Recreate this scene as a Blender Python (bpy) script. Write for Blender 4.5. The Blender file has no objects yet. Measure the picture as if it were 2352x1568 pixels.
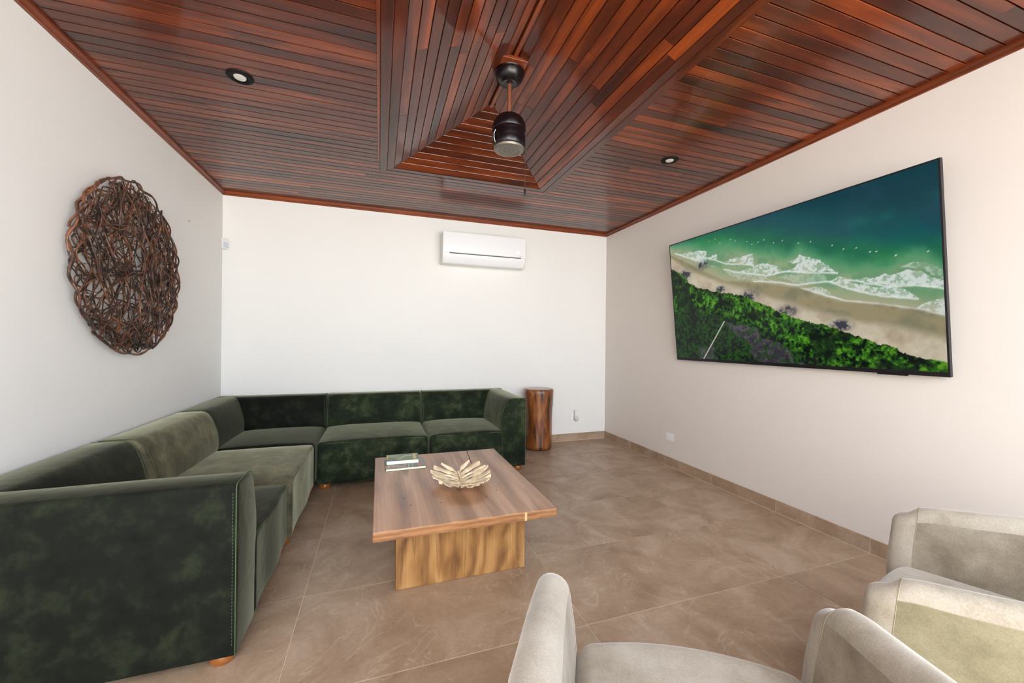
import bpy, bmesh, math, random
import numpy as np
from mathutils import Vector, Matrix

scene = bpy.context.scene
COL = scene.collection
rng = random.Random(7)

# ------------------------------------------------------------------ camera
F_PX, YAW, PITCH, ROLL, CAM_H = 900.86, 0.3270, 0.0, 0.0104, 1.25
fwd = Vector((math.sin(YAW), math.cos(YAW), 0.0))
right = Vector((math.cos(YAW), -math.sin(YAW), 0.0))
up = right.cross(fwd)
r2 = math.cos(ROLL) * right + math.sin(ROLL) * up
u2 = -math.sin(ROLL) * right + math.cos(ROLL) * up
camd = bpy.data.cameras.new('camera')
camd.sensor_fit = 'HORIZONTAL'
camd.sensor_width = 36.0
camd.lens = F_PX * 36.0 / 2352.0
camd.clip_start = 0.02
cam = bpy.data.objects.new('camera', camd)
COL.objects.link(cam)
M = Matrix.Identity(4)
for i in range(3):
    M[i][0], M[i][1], M[i][2] = r2[i], u2[i], -fwd[i]
M[2][3] = CAM_H
cam.matrix_world = M
scene.camera = cam

# ------------------------------------------------------------------ world, sun, exposure
world = bpy.data.worlds.new('daylight')
scene.world = world
world.use_nodes = True
wn = world.node_tree.nodes
bg = wn['Background']
bg.inputs['Color'].default_value = (0.79, 0.895, 1.0, 1)
bg.inputs['Strength'].default_value = 3.0

sund = bpy.data.lights.new('sun', 'SUN')
sund.energy = 22.0
sund.angle = math.radians(1.0)
sund.color = (1.0, 0.96, 0.91)
sun = bpy.data.objects.new('sun', sund)
COL.objects.link(sun)
sun.rotation_euler = (math.radians(-35), math.radians(12), 0)

vs = scene.view_settings
scene.display_settings.display_device = 'sRGB'
vs.view_transform = 'Standard'
vs.look = 'None'
vs.gamma = 1.0
vs.use_curve_mapping = False
vs.exposure = 1.3

# ------------------------------------------------------------------ room measures (metres)
XL, XR, YB = -1.437, 2.812, 4.476
ZT = 2.6314           # underside of the crown trim
ZC = 2.667            # underside of the ceiling boards
YC = -0.6             # unseen roof cut short here to let skylight into the room
Y0 = -2.6             # unseen side behind the camera, left open to let daylight in

# ------------------------------------------------------------------ helpers
def s2l(c):
    return tuple((x / 12.92 if x <= 0.04045 else ((x + 0.055) / 1.055) ** 2.4) for x in c)

def rgb(r, g, b):
    return s2l((r / 255.0, g / 255.0, b / 255.0)) + (1.0,)

def put(o, label=None, cat=None, group=None, kind=None):
    if label: o['label'] = label
    if cat: o['category'] = cat
    if group: o['group'] = group
    if kind: o['kind'] = kind
    return o

def empty(name, loc=(0, 0, 0), rz=0.0):
    o = bpy.data.objects.new(name, None)
    o.empty_display_size = 0.05
    COL.objects.link(o)
    o.location = loc
    o.rotation_euler = (0, 0, rz)
    return o

def mk(name, verts, faces, mat, parent=None, smooth=False, sharp=None, loc=None, recalc=True):
    me = bpy.data.meshes.new(name)
    me.from_pydata([tuple(v) for v in verts], [], [tuple(f) for f in faces])
    if recalc:
        bm = bmesh.new(); bm.from_mesh(me)
        bmesh.ops.recalc_face_normals(bm, faces=bm.faces)
        bm.to_mesh(me); bm.free()
    if mat is not None:
        me.materials.append(mat)
    if smooth:
        me.polygons.foreach_set('use_smooth', [True] * len(me.polygons))
        if sharp is not None:
            me.set_sharp_from_angle(angle=math.radians(sharp))
    me.update()
    o = bpy.data.objects.new(name, me)
    COL.objects.link(o)
    if parent is not None: o.parent = parent
    if loc is not None: o.location = loc
    return o

class MB:
    """collects shapes into one mesh"""
    def __init__(s): s.v = []; s.f = []
    def add(s, verts, faces):
        b = len(s.v)
        s.v += [tuple(v) for v in verts]
        s.f += [tuple(i + b for i in f) for f in faces]
        return s
    def box(s, x0, x1, y0, y1, z0, z1):
        v = [(x, y, z) for x in (x0, x1) for y in (y0, y1) for z in (z0, z1)]
        return s.add(v, [(0, 1, 3, 2), (4, 6, 7, 5), (0, 4, 5, 1), (2, 3, 7, 6), (0, 2, 6, 4), (1, 5, 7, 3)])
    def build(s, name, mat, parent=None, **k):
        return mk(name, s.v, s.f, mat, parent, **k)

def bevel(o, w, seg=2, ang=35):
    m = o.modifiers.new('bevel', 'BEVEL')
    m.width = w; m.segments = seg; m.limit_method = 'ANGLE'; m.angle_limit = math.radians(ang)
    return o

def boxuv(o, grain, off=(0, 0)):
    """planar uv per face: u runs along the grain axis (metres)"""
    me = o.data
    uv = me.uv_layers.new(name='UVMap')
    for p in me.polygons:
        n = p.normal
        a = max(range(3), key=lambda i: abs(n[i]))
        ax = [i for i in range(3) if i != a]
        if grain in ax:
            ua, va = grain, [i for i in ax if i != grain][0]
        else:
            ua, va = ax[0], ax[1]
        for li in p.loop_indices:
            c = me.vertices[me.loops[li].vertex_index].co
            uv.data[li].uv = (c[ua] + off[0], c[va] + off[1] + a * 3.1)
    return o

def lathe(name, prof, mat, parent=None, seg=40, sharp=40, loc=None, jitter=None):
    """profile of (radius, z) from bottom to top turned about z"""
    v, f = [], []
    n = len(prof)
    for i in range(seg):
        a = 2 * math.pi * i / seg
        for k, (r, z) in enumerate(prof):
            rr = max(r, 1e-4)
            if jitter: rr = jitter(a, z, rr)
            v.append((rr * math.cos(a), rr * math.sin(a), z))
    for i in range(seg):
        j = (i + 1) % seg
        for k in range(n - 1):
            f.append((i * n + k, j * n + k, j * n + k + 1, i * n + k + 1))
    f.append(tuple(i * n for i in range(seg)))
    f.append(tuple(i * n + n - 1 for i in range(seg)))
    return mk(name, v, f, mat, parent, smooth=True, sharp=sharp, loc=loc)

def tubedata(pts, rad, sides=6, closed=False):
    """swept tube; rad is a number or list"""
    n = len(pts)
    P = [Vector(p) for p in pts]
    v, f = [], []
    nrm = None
    for i in range(n):
        a = P[(i - 1) % n] if (closed or i > 0) else P[i]
        b = P[(i + 1) % n] if (closed or i < n - 1) else P[i]
        t = (b - a)
        t = t.normalized() if t.length > 1e-9 else Vector((0, 0, 1))
        if nrm is None:
            nrm = t.orthogonal().normalized()
        nrm = (nrm - t * nrm.dot(t))
        nrm = nrm.normalized() if nrm.length > 1e-6 else t.orthogonal().normalized()
        bn = t.cross(nrm)
        r = rad[i] if isinstance(rad, (list, tuple)) else rad
        for k in range(sides):
            q = 2 * math.pi * k / sides
            v.append(P[i] + (nrm * math.cos(q) + bn * math.sin(q)) * r)
    m = n if closed else n - 1
    for i in range(m):
        j = (i + 1) % n
        for k in range(sides):
            l = (k + 1) % sides
            f.append((i * sides + k, i * sides + l, j * sides + l, j * sides + k))
    if not closed:
        f.append(tuple(range(sides)))
        f.append(tuple((n - 1) * sides + k for k in range(sides)))
    return v, f

def tube(name, pts, rad, mat, parent=None, sides=6, closed=False, loc=None):
    v, f = tubedata(pts, rad, sides, closed)
    return mk(name, v, f, mat, parent, smooth=True, sharp=60, loc=loc)

def roundbox(w, d, h, r, m=(8, 8, 3), k=4, fn=None):
    """rounded box centred on x,y standing on z=0, with inner grid so fn can shape it"""
    A = (w / 2, d / 2, h / 2)
    def ticks(a, mm):
        inner = [(-(a - r) + 2 * (a - r) * i / mm) for i in range(mm + 1)]
        e = [a - r + r * math.tan(math.pi / 4 * (i + 1) / k) for i in range(k)]
        return [-x for x in reversed(e)] + inner + e
    T = [ticks(A[i], m[i]) for i in range(3)]
    vid, v, f = {}, [], []
    def vert(p):
        key = tuple(round(c, 6) for c in p)
        if key not in vid:
            q = [max(-(A[i] - r), min(A[i] - r, p[i])) for i in range(3)]
            n = Vector([p[i] - q[i] for i in range(3)])
            n = n.normalized() * r if n.length > 1e-9 else n
            P = Vector(q) + n
            P.z += A[2]
            vid[key] = len(v)
            v.append(tuple(fn(P)) if fn else tuple(P))
        return vid[key]
    for ax in range(3):
        b, c = [i for i in range(3) if i != ax]
        for s in (-1, 1):
            for i in range(len(T[b]) - 1):
                for j in range(len(T[c]) - 1):
                    q = []
                    for di, dj in ((0, 0), (1, 0), (1, 1), (0, 1)):
                        p = [0, 0, 0]
                        p[ax] = s * A[ax]; p[b] = T[b][i + di]; p[c] = T[c][j + dj]
                        q.append(vert(p))
                    f.append(q)
    return v, f

def extrude_profile(prof, length, r, place, k=3, mid=8, wob=None):
    """closed profile of (s, z) swept along t in 0..length with rounded ends; place(s, z, t) -> xyz"""
    n = len(prof)
    def inset(dist):
        out = []
        for i in range(n):
            a, b, c = Vector(prof[i - 1]), Vector(prof[i]), Vector(prof[(i + 1) % n])
            d1, d2 = (b - a).normalized(), (c - b).normalized()
            nn = Vector((-(d1.y + d2.y), d1.x + d2.x))
            nn = nn.normalized() if nn.length > 1e-9 else Vector((0, 0))
            out.append(b + nn * dist * sgn)
        return out
    area = sum(prof[i][0] * prof[(i + 1) % n][1] - prof[(i + 1) % n][0] * prof[i][1] for i in range(n))
    sgn = 1 if area > 0 else -1
    secs = []
    for i in range(k):
        a = math.pi / 2 * i / k
        secs.append((r * (1 - math.sin(a)), r * (1 - math.cos(a)) if False else r * (1 - math.sin(a))))
    S = []
    for i in range(k):
        a = math.pi / 2 * i / k
        S.append((r * (1 - math.cos(math.pi / 2 - (math.pi / 2 - a))), r * (1 - math.sin(a))))
    for i in range(mid + 1):
        S.append((r + (length - 2 * r) * i / mid, 0.0))
    for i in reversed(range(k)):
        a = math.pi / 2 * i / k
        S.append((length - r * (1 - math.cos(a)), r * (1 - math.sin(a))))
    v, f = [], []
    for (t, ins) in S:
        for p in (inset(ins) if ins > 0 else [Vector(q) for q in prof]):
            w = wob(p.x, p.y, t) if wob else 0.0
            v.append(place(p.x + w, p.y, t))
    for i in range(len(S) - 1):
        for j in range(n):
            l = (j + 1) % n
            f.append((i * n + j, i * n + l, (i + 1) * n + l, (i + 1) * n + j))
    f.append(tuple(range(n)))
    f.append(tuple((len(S) - 1) * n + j for j in range(n)))
    return v, f

def board(name, corners, upn, thick, cham, mat, parent, ends=False, gap=0.0):
    """a plank from the 4 corners of its visible face (a->b runs along its length)"""
    a, b, c, d = [Vector(p) for p in corners]
    upn = Vector(upn).normalized()
    ld = (b - a).normalized()
    wd = upn.cross(ld).normalized()
    if wd.dot(d - a) < 0: wd = -wd
    a, b, c, d = a + wd * gap, b + wd * gap, c - wd * gap, d - wd * gap
    cen = (a + b + c + d) / 4
    e = cham if ends else 0.0
    ring0 = [a + wd * cham + ld * e, b + wd * cham - ld * e, c - wd * cham - ld * e, d - wd * cham + ld * e]
    ring1 = [p + upn * cham for p in (a, b, c, d)]
    ring2 = [p + upn * thick for p in (a, b, c, d)]
    v = [p - cen for p in ring0 + ring1 + ring2]
    f = [(0, 1, 2, 3), (8, 11, 10, 9)]
    for i in range(4):
        j = (i + 1) % 4
        f += [(i, 4 + i, 4 + j, j), (4 + i, 8 + i, 8 + j, 4 + j)]
    o = mk(name, v, f, mat, parent, loc=cen)
    me = o.data
    uv = me.uv_layers.new(name='UVMap')
    ou, ov = rng.uniform(0, 60), rng.uniform(0, 60)
    for l in me.loops:
        q = me.vertices[l.vertex_index].co
        uv.data[l.index].uv = (q.dot(ld) + ou, q.dot(wd) + ov)
    return o

# ------------------------------------------------------------------ materials
def newmat(name):
    m = bpy.data.materials.new(name)
    m.use_nodes = True
    nt = m.node_tree
    b = nt.nodes['Principled BSDF']
    return m, nt, b

def N(nt, t, **k):
    n = nt.nodes.new(t)
    for a, v in k.items():
        if a.startswith('i_'):
            n.inputs[a[2:].replace('_', ' ')].default_value = v
        else:
            setattr(n, a, v)
    return n

def ramp(nt, fac, stops, interp='LINEAR'):
    r = nt.nodes.new('ShaderNodeValToRGB')
    r.color_ramp.interpolation = interp
    while len(r.color_ramp.elements) < len(stops):
        r.color_ramp.elements.new(0.5)
    for e, (p, c) in zip(r.color_ramp.elements, stops):
        e.position = p; e.color = c
    nt.links.new(fac, r.inputs['Fac'])
    return r.outputs['Color']

def bump(nt, b, height, strength, dist=0.01):
    n = N(nt, 'ShaderNodeBump')
    n.inputs['Strength'].default_value = strength
    n.inputs['Distance'].default_value = dist
    nt.links.new(height, n.inputs['Height'])
    nt.links.new(n.outputs['Normal'], b.inputs['Normal'])

def mapped(nt, out, scale, loc=(0, 0, 0)):
    mp = N(nt, 'ShaderNodeMapping')
    mp.inputs['Scale'].default_value = scale
    mp.inputs['Location'].default_value = loc
    nt.links.new(out, mp.inputs['Vector'])
    return mp.outputs['Vector']

def mix(nt, fac, a, b, mode='MIX'):
    m = N(nt, 'ShaderNodeMix', data_type='RGBA', blend_type=mode)
    for sock, val in ((m.inputs['Factor'], fac), (m.inputs['A'], a), (m.inputs['B'], b)):
        if hasattr(val, 'type') and hasattr(val, 'links'):
            nt.links.new(val, sock)
        else:
            sock.default_value = val
    return m.outputs['Result']

def simple(name, col, rough=0.5, metal=0.0, spec=0.5, noise=0.0, nscale=30, coat=0.0):
    m, nt, b = newmat(name)
    b.inputs['Base Color'].default_value = col
    b.inputs['Roughness'].default_value = rough
    b.inputs['Metallic'].default_value = metal
    b.inputs['Specular IOR Level'].default_value = spec
    b.inputs['Coat Weight'].default_value = coat
    if noise:
        tc = N(nt, 'ShaderNodeTexCoord')
        n = N(nt, 'ShaderNodeTexNoise'); n.inputs['Scale'].default_value = nscale
        nt.links.new(tc.outputs['Object'], n.inputs['Vector'])
        c0 = tuple(x * (1 - noise) for x in col[:3]) + (1,)
        c1 = tuple(min(1, x * (1 + noise)) for x in col[:3]) + (1,)
        nt.links.new(ramp(nt, n.outputs['Fac'], [(0.3, c0), (0.7, c1)]), b.inputs['Base Color'])
    return m

def wood(name, dark, mid, light, rough=0.35, grain=14.0, stretch=0.07, var=0.5, coat=0.0, spec=0.5, streak=None, waves=None):
    """wood along uv.u with per-object tone variation"""
    m, nt, b = newmat(name)
    uv = N(nt, 'ShaderNodeUVMap'); uv.uv_map = 'UVMap'
    oi = N(nt, 'ShaderNodeObjectInfo')
    v = mapped(nt, uv.outputs['UV'], (grain * stretch, grain, 1))
    n1 = N(nt, 'ShaderNodeTexNoise'); n1.inputs['Scale'].default_value = 1.0
    n1.inputs['Detail'].default_value = 6; n1.inputs['Roughness'].default_value = 0.6
    n1.inputs['Distortion'].default_value = 0.6
    nt.links.new(v, n1.inputs['Vector'])
    v2 = mapped(nt, uv.outputs['UV'], (grain * stretch * 1.5, grain * 9, 1))
    n2 = N(nt, 'ShaderNodeTexNoise'); n2.inputs['Scale'].default_value = 1.0; n2.inputs['Detail'].default_value = 3
    nt.links.new(v2, n2.inputs['Vector'])
    fac = n1.outputs['Fac']
    if waves:
        w = N(nt, 'ShaderNodeTexWave', wave_type='BANDS', bands_direction='Y')
        w.inputs['Scale'].default_value = waves[0]; w.inputs['Distortion'].default_value = waves[1]
        w.inputs['Detail'].default_value = 3; w.inputs['Detail Scale'].default_value = waves[2]
        vw = mapped(nt, uv.outputs['UV'], (waves[3], 1, 1))
        nt.links.new(vw, w.inputs['Vector'])
        mm = N(nt, 'ShaderNodeMath', operation='MULTIPLY_ADD')
        nt.links.new(w.outputs['Fac'], mm.inputs[0]); mm.inputs[1].default_value = waves[4]
        ad = N(nt, 'ShaderNodeMath', operation='MULTIPLY'); ad.inputs[1].default_value = 1.0 - waves[4]
        nt.links.new(n1.outputs['Fac'], ad.inputs[0]); nt.links.new(ad.outputs[0], mm.inputs[2])
        fac = mm.outputs[0]
    mrange = N(nt, 'ShaderNodeMath', operation='MULTIPLY_ADD')
    nt.links.new(oi.outputs['Random'], mrange.inputs[0])
    mrange.inputs[1].default_value = var
    sub = N(nt, 'ShaderNodeMath', operation='SUBTRACT'); sub.inputs[1].default_value = var * 0.5
    nt.links.new(fac, sub.inputs[0]); nt.links.new(sub.outputs[0], mrange.inputs[2])
    col = ramp(nt, mrange.outputs[0], [(0.24, dark), (0.5, mid), (0.78, light)])
    fine = ramp(nt, n2.outputs['Fac'], [(0.3, (0.62, 0.6, 0.6, 1)), (0.65, (1, 1, 1, 1))])
    col = mix(nt, 0.6, col, fine, 'MULTIPLY')
    if streak:
        v3 = mapped(nt, uv.outputs['UV'], (streak[1], streak[2], 1), (3.3, 7.7, 0))
        n3 = N(nt, 'ShaderNodeTexNoise'); n3.inputs['Scale'].default_value = 1.0; n3.inputs['Detail'].default_value = 5
        n3.inputs['Distortion'].default_value = 0.8
        nt.links.new(v3, n3.inputs['Vector'])
        f3 = ramp(nt, n3.outputs['Fac'], [(streak[3], (0, 0, 0, 1)), (streak[3] + 0.14, (1, 1, 1, 1))])
        col = mix(nt, f3, col, streak[0])
    nt.links.new(col, b.inputs['Base Color'])
    b.inputs['Roughness'].default_value = rough
    b.inputs['Specular IOR Level'].default_value = spec
    b.inputs['Coat Weight'].default_value = coat
    b.inputs['Coat Roughness'].default_value = 0.09
    bump(nt, b, n2.outputs['Fac'], 0.12, 0.002)
    return m

def velvet(name, dark, mid, light, sheen=0.6, tint=(0.80, 0.79, 0.56, 1), scale=7.0, rough=0.75, lo=0.34, hi=0.68):
    m, nt, b = newmat(name)
    tc = N(nt, 'ShaderNodeTexCoord')
    oi = N(nt, 'ShaderNodeObjectInfo')
    ad = N(nt, 'ShaderNodeVectorMath', operation='ADD')
    sc = N(nt, 'ShaderNodeVectorMath', operation='SCALE'); sc.inputs['Scale'].default_value = 37.0
    cb = N(nt, 'ShaderNodeCombineXYZ')
    for i in range(3): nt.links.new(oi.outputs['Random'], cb.inputs[i])
    nt.links.new(cb.outputs[0], sc.inputs[0])
    nt.links.new(tc.outputs['Object'], ad.inputs[0]); nt.links.new(sc.outputs[0], ad.inputs[1])
    n = N(nt, 'ShaderNodeTexNoise'); n.inputs['Scale'].default_value = scale
    n.inputs['Detail'].default_value = 8; n.inputs['Roughness'].default_value = 0.68; n.inputs['Distortion'].default_value = 0.1
    nt.links.new(ad.outputs[0], n.inputs['Vector'])
    col = ramp(nt, n.outputs['Fac'], [(lo, dark), (0.5, mid), (hi, light)])
    n2 = N(nt, 'ShaderNodeTexNoise'); n2.inputs['Scale'].default_value = 240; n2.inputs['Detail'].default_value = 2
    nt.links.new(tc.outputs['Object'], n2.inputs['Vector'])
    fine = ramp(nt, n2.outputs['Fac'], [(0.3, (0.75, 0.75, 0.75, 1)), (0.7, (1, 1, 1, 1))])
    col = mix(nt, 0.7, col, fine, 'MULTIPLY')
    nt.links.new(col, b.inputs['Base Color'])
    b.inputs['Roughness'].default_value = rough
    b.inputs['Specular IOR Level'].default_value = 0.15
    b.inputs['Sheen Weight'].default_value = sheen
    b.inputs['Sheen Roughness'].default_value = 0.35
    b.inputs['Sheen Tint'].default_value = tint
    n4 = N(nt, 'ShaderNodeTexNoise'); n4.inputs['Scale'].default_value = scale * 2.3; n4.inputs['Detail'].default_value = 4
    nt.links.new(ad.outputs[0], n4.inputs['Vector'])
    bump(nt, b, n4.outputs['Fac'], 0.1, 0.02)
    return m

def plaster(name, col):
    m, nt, b = newmat(name)
    tc = N(nt, 'ShaderNodeTexCoord')
    n = N(nt, 'ShaderNodeTexNoise'); n.inputs['Scale'].default_value = 1.3; n.inputs['Detail'].default_value = 3
    nt.links.new(tc.outputs['Object'], n.inputs['Vector'])
    c0 = tuple(x * 0.985 for x in col[:3]) + (1,)
    nt.links.new(ramp(nt, n.outputs['Fac'], [(0.35, c0), (0.65, col)]), b.inputs['Base Color'])
    n2 = N(nt, 'ShaderNodeTexNoise'); n2.inputs['Scale'].default_value = 90; n2.inputs['Detail'].default_value = 3
    nt.links.new(tc.outputs['Object'], n2.inputs['Vector'])
    bump(nt, b, n2.outputs['Fac'], 0.05, 0.003)
    b.inputs['Roughness'].default_value = 0.6
    b.inputs['Specular IOR Level'].default_value = 0.25
    return m

def stone(name, a, bcol, c, rough=0.38):
    m, nt, b = newmat(name)
    tc = N(nt, 'ShaderNodeTexCoord'); oi = N(nt, 'ShaderNodeObjectInfo')
    cb = N(nt, 'ShaderNodeCombineXYZ')
    for i in range(2): nt.links.new(oi.outputs['Random'], cb.inputs[i])
    sc = N(nt, 'ShaderNodeVectorMath', operation='SCALE'); sc.inputs['Scale'].default_value = 51.0
    nt.links.new(cb.outputs[0], sc.inputs[0])
    ad = N(nt, 'ShaderNodeVectorMath', operation='ADD')
    nt.links.new(tc.outputs['Object'], ad.inputs[0]); nt.links.new(sc.outputs[0], ad.inputs[1])
    n = N(nt, 'ShaderNodeTexNoise'); n.inputs['Scale'].default_value = 3.0; n.inputs['Detail'].default_value = 9
    n.inputs['Roughness'].default_value = 0.62; n.inputs['Distortion'].default_value = 0.7
    nt.links.new(ad.outputs[0], n.inputs['Vector'])
    col = ramp(nt, n.outputs['Fac'], [(0.3, a), (0.5, bcol), (0.72, c)])
    # pale hairline veins
    n3 = N(nt, 'ShaderNodeTexNoise'); n3.inputs['Scale'].default_value = 1.7; n3.inputs['Detail'].default_value = 4
    n3.inputs['Distortion'].default_value = 1.6
    nt.links.new(ad.outputs[0], n3.inputs['Vector'])
    vein = ramp(nt, n3.outputs['Fac'], [(0.494, (0, 0, 0, 1)), (0.5, (0.28, 0.28, 0.28, 1)), (0.506, (0, 0, 0, 1))])
    col = mix(nt, vein, col, rgb(214, 196, 176))
    n4 = N(nt, 'ShaderNodeTexNoise'); n4.inputs['Scale'].default_value = 55; n4.inputs['Detail'].default_value = 4
    nt.links.new(ad.outputs[0], n4.inputs['Vector'])
    fine = ramp(nt, n4.outputs['Fac'], [(0.35, (0.88, 0.87, 0.86, 1)), (0.62, (1, 1, 1, 1))])
    col = mix(nt, 0.8, col, fine, 'MULTIPLY')
    nt.links.new(col, b.inputs['Base Color'])
    rr = ramp(nt, n.outputs['Fac'], [(0.3, (rough + .1,) * 3 + (1,)), (0.7, (rough - .06,) * 3 + (1,))])
    nt.links.new(rr, b.inputs['Roughness'])
    b.inputs['Specular IOR Level'].default_value = 0.45
    bump(nt, b, n4.outputs['Fac'], 0.06, 0.003)
    return m

MAT = {}
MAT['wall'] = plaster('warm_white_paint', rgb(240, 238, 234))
MAT['wall_r'] = plaster('right_wall_paint', rgb(226, 217, 209))  # right wall base set slightly darker and warmer than the other walls
MAT['tile'] = stone('taupe_porcelain', rgb(146, 119, 96), rgb(169, 143, 119), rgb(189, 167, 146), rough=0.34)
MAT['grout'] = simple('pale_grout', rgb(222, 200, 172), 0.9, noise=0.08)
MAT['ceil'] = wood('stained_ceiling_wood', rgb(34, 13, 6), rgb(94, 37, 13), rgb(168, 78, 27), rough=0.45, spec=0.25, grain=7, stretch=0.12,
                   var=0.22, coat=0.65, streak=(rgb(48, 20, 12), 1.0, 7.0, 0.61))
MAT['crown'] = wood('crown_wood', rgb(70, 30, 13), rgb(124, 56, 25), rgb(160, 82, 40), rough=0.35, grain=20, var=0.2)
MAT['table_top'] = wood('walnut_slab', rgb(136, 97, 72), rgb(180, 136, 105), rgb(202, 162, 131), rough=0.32, grain=7, stretch=0.16, var=0.0,
                        coat=0.25, streak=(rgb(112, 80, 64), 0.9, 8.0, 0.6), waves=(2.2, 6.0, 0.8, 0.18, 0.22))
MAT['table_edge'] = wood('slab_edge_wood', rgb(124, 82, 50), rgb(160, 112, 72), rgb(186, 138, 96), rough=0.45, grain=10, stretch=0.5, var=0.0,
                         waves=(14.0, 4.0, 1.0, 0.7, 0.25))
MAT['table_leg'] = wood('figured_leg_wood', rgb(96, 62, 34), rgb(164, 118, 68), rgb(194, 152, 98), rough=0.42, grain=9, stretch=0.2, var=0.0,
                        streak=(rgb(84, 54, 32), 1.8, 26.0, 0.6), waves=(3.2, 13.0, 0.9, 0.5, 0.26))
MAT['trunk'] = wood('varnished_trunk', rgb(52, 24, 10), rgb(140, 78, 34), rgb(204, 134, 70), rough=0.4, grain=16, stretch=0.2, var=0.0, coat=0.25,
                    streak=(rgb(36, 18, 10), 3.0, 22.0, 0.53))
MAT['foot'] = simple('honey_varnished_wood', rgb(146, 84, 34), 0.3, noise=0.15, nscale=25, coat=0.4)
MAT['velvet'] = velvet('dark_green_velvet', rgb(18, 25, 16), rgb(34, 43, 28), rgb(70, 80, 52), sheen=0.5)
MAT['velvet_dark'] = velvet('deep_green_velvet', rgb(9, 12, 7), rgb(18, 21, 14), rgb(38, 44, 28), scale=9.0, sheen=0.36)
MAT['velvet_olive'] = velvet('grey_olive_velvet', rgb(60, 57, 42), rgb(90, 85, 66), rgb(122, 116, 88))
MAT['piping'] = simple('green_piping', rgb(74, 88, 58), 0.7)
MAT['chair'] = velvet('beige_velvet', rgb(166, 154, 136), rgb(186, 175, 159), rgb(202, 193, 178), sheen=0.5, tint=(1, 0.97, 0.95, 1), scale=5)
MAT['black_metal'] = simple('black_bronze_metal', rgb(30, 24, 26), 0.3, metal=0.6)
MAT['bronze'] = simple('dark_bronze', rgb(20, 13, 17), 0.26, metal=0.15, spec=0.5, noise=0.1)
MAT['steel'] = simple('brushed_grey_cap', rgb(128, 122, 112), 0.4, metal=0.5)
MAT['emboss'] = simple('embossed_dark', rgb(84, 78, 72), 0.5)
MAT['copper'] = simple('copper_brown_rod', rgb(140, 84, 62), 0.35, metal=0.4)
MAT['chain'] = simple('chain_steel', rgb(90, 84, 84), 0.35, metal=0.8)
MAT['white'] = simple('white_plastic', rgb(242, 242, 244), 0.3)
MAT['white2'] = simple('offwhite_plastic', rgb(236, 234, 230), 0.4)
MAT['grey'] = simple('grey_plastic', rgb(150, 146, 140), 0.5)
MAT['slot'] = simple('dark_slot', rgb(70, 58, 46), 0.6)
MAT['black'] = simple('black_plastic', rgb(14, 14, 15), 0.3)
MAT['matt_black'] = simple('matt_black_metal', rgb(16, 15, 16), 0.6, spec=0.2)
MAT['bezel'] = simple('gunmetal_bezel', rgb(52, 50, 54), 0.3, metal=0.7)
MAT['lens'] = simple('frosted_lens', rgb(215, 212, 206), 0.25, coat=0.5)
MAT['pale_wood'] = simple('pale_sapwood', rgb(214, 178, 128), 0.45, noise=0.1)
MAT['crack'] = simple('dark_crack', rgb(52, 34, 24), 0.8)
MAT['leaf'] = simple('carved_pale_wood', rgb(226, 204, 170), 0.5, noise=0.16, nscale=60)
MAT['pages'] = simple('book_pages', rgb(226, 232, 230), 0.7, noise=0.04, nscale=200)
MAT['pages2'] = simple('cream_book_pages', rgb(238, 232, 208), 0.7, noise=0.04, nscale=200)
MAT['glass'] = simple('clear_bulb', rgb(206, 214, 196), 0.1, coat=1.0)
MAT['terrace'] = simple('bounce_paving', rgb(200, 195, 188), 0.8, noise=0.1, nscale=2)  # pale surface of the unseen ground added for bounced light

def vinemat():
    m, nt, b = newmat('dried_vine')
    tc = N(nt, 'ShaderNodeTexCoord'); oi = N(nt, 'ShaderNodeObjectInfo')
    n = N(nt, 'ShaderNodeTexNoise'); n.inputs['Scale'].default_value = 22; n.inputs['Detail'].default_value = 4
    nt.links.new(tc.outputs['Object'], n.inputs['Vector'])
    ad = N(nt, 'ShaderNodeMath', operation='MULTIPLY_ADD'); ad.inputs[1].default_value = 0.3
    nt.links.new(oi.outputs['Random'], ad.inputs[0])
    sb = N(nt, 'ShaderNodeMath', operation='SUBTRACT'); sb.inputs[1].default_value = 0.15
    nt.links.new(n.outputs['Fac'], sb.inputs[0]); nt.links.new(sb.outputs[0], ad.inputs[2])
    nt.links.new(ramp(nt, ad.outputs[0], [(0.3, rgb(40, 28, 22)), (0.52, rgb(82, 54, 40)), (0.75, rgb(136, 86, 58))]), b.inputs['Base Color'])
    b.inputs['Roughness'].default_value = 0.5
    return m
MAT['vine'] = vinemat()

def attrmat(name, emit=0.0, rough=0.4):
    m, nt, b = newmat(name)
    at = N(nt, 'ShaderNodeAttribute'); at.attribute_name = 'paint'
    if emit:
        nt.links.new(at.outputs['Color'], b.inputs['Emission Color'])
        b.inputs['Emission Strength'].default_value = emit
        b.inputs['Base Color'].default_value = (0.004, 0.004, 0.004, 1)
        b.inputs['Specular IOR Level'].default_value = 0.15
    else:
        nt.links.new(at.outputs['Color'], b.inputs['Base Color'])
    b.inputs['Roughness'].default_value = rough
    return m
MAT['screen'] = attrmat('lit_screen', 0.34, 0.12)
MAT['print'] = attrmat('printed_cover', 0, 0.3)

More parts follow.
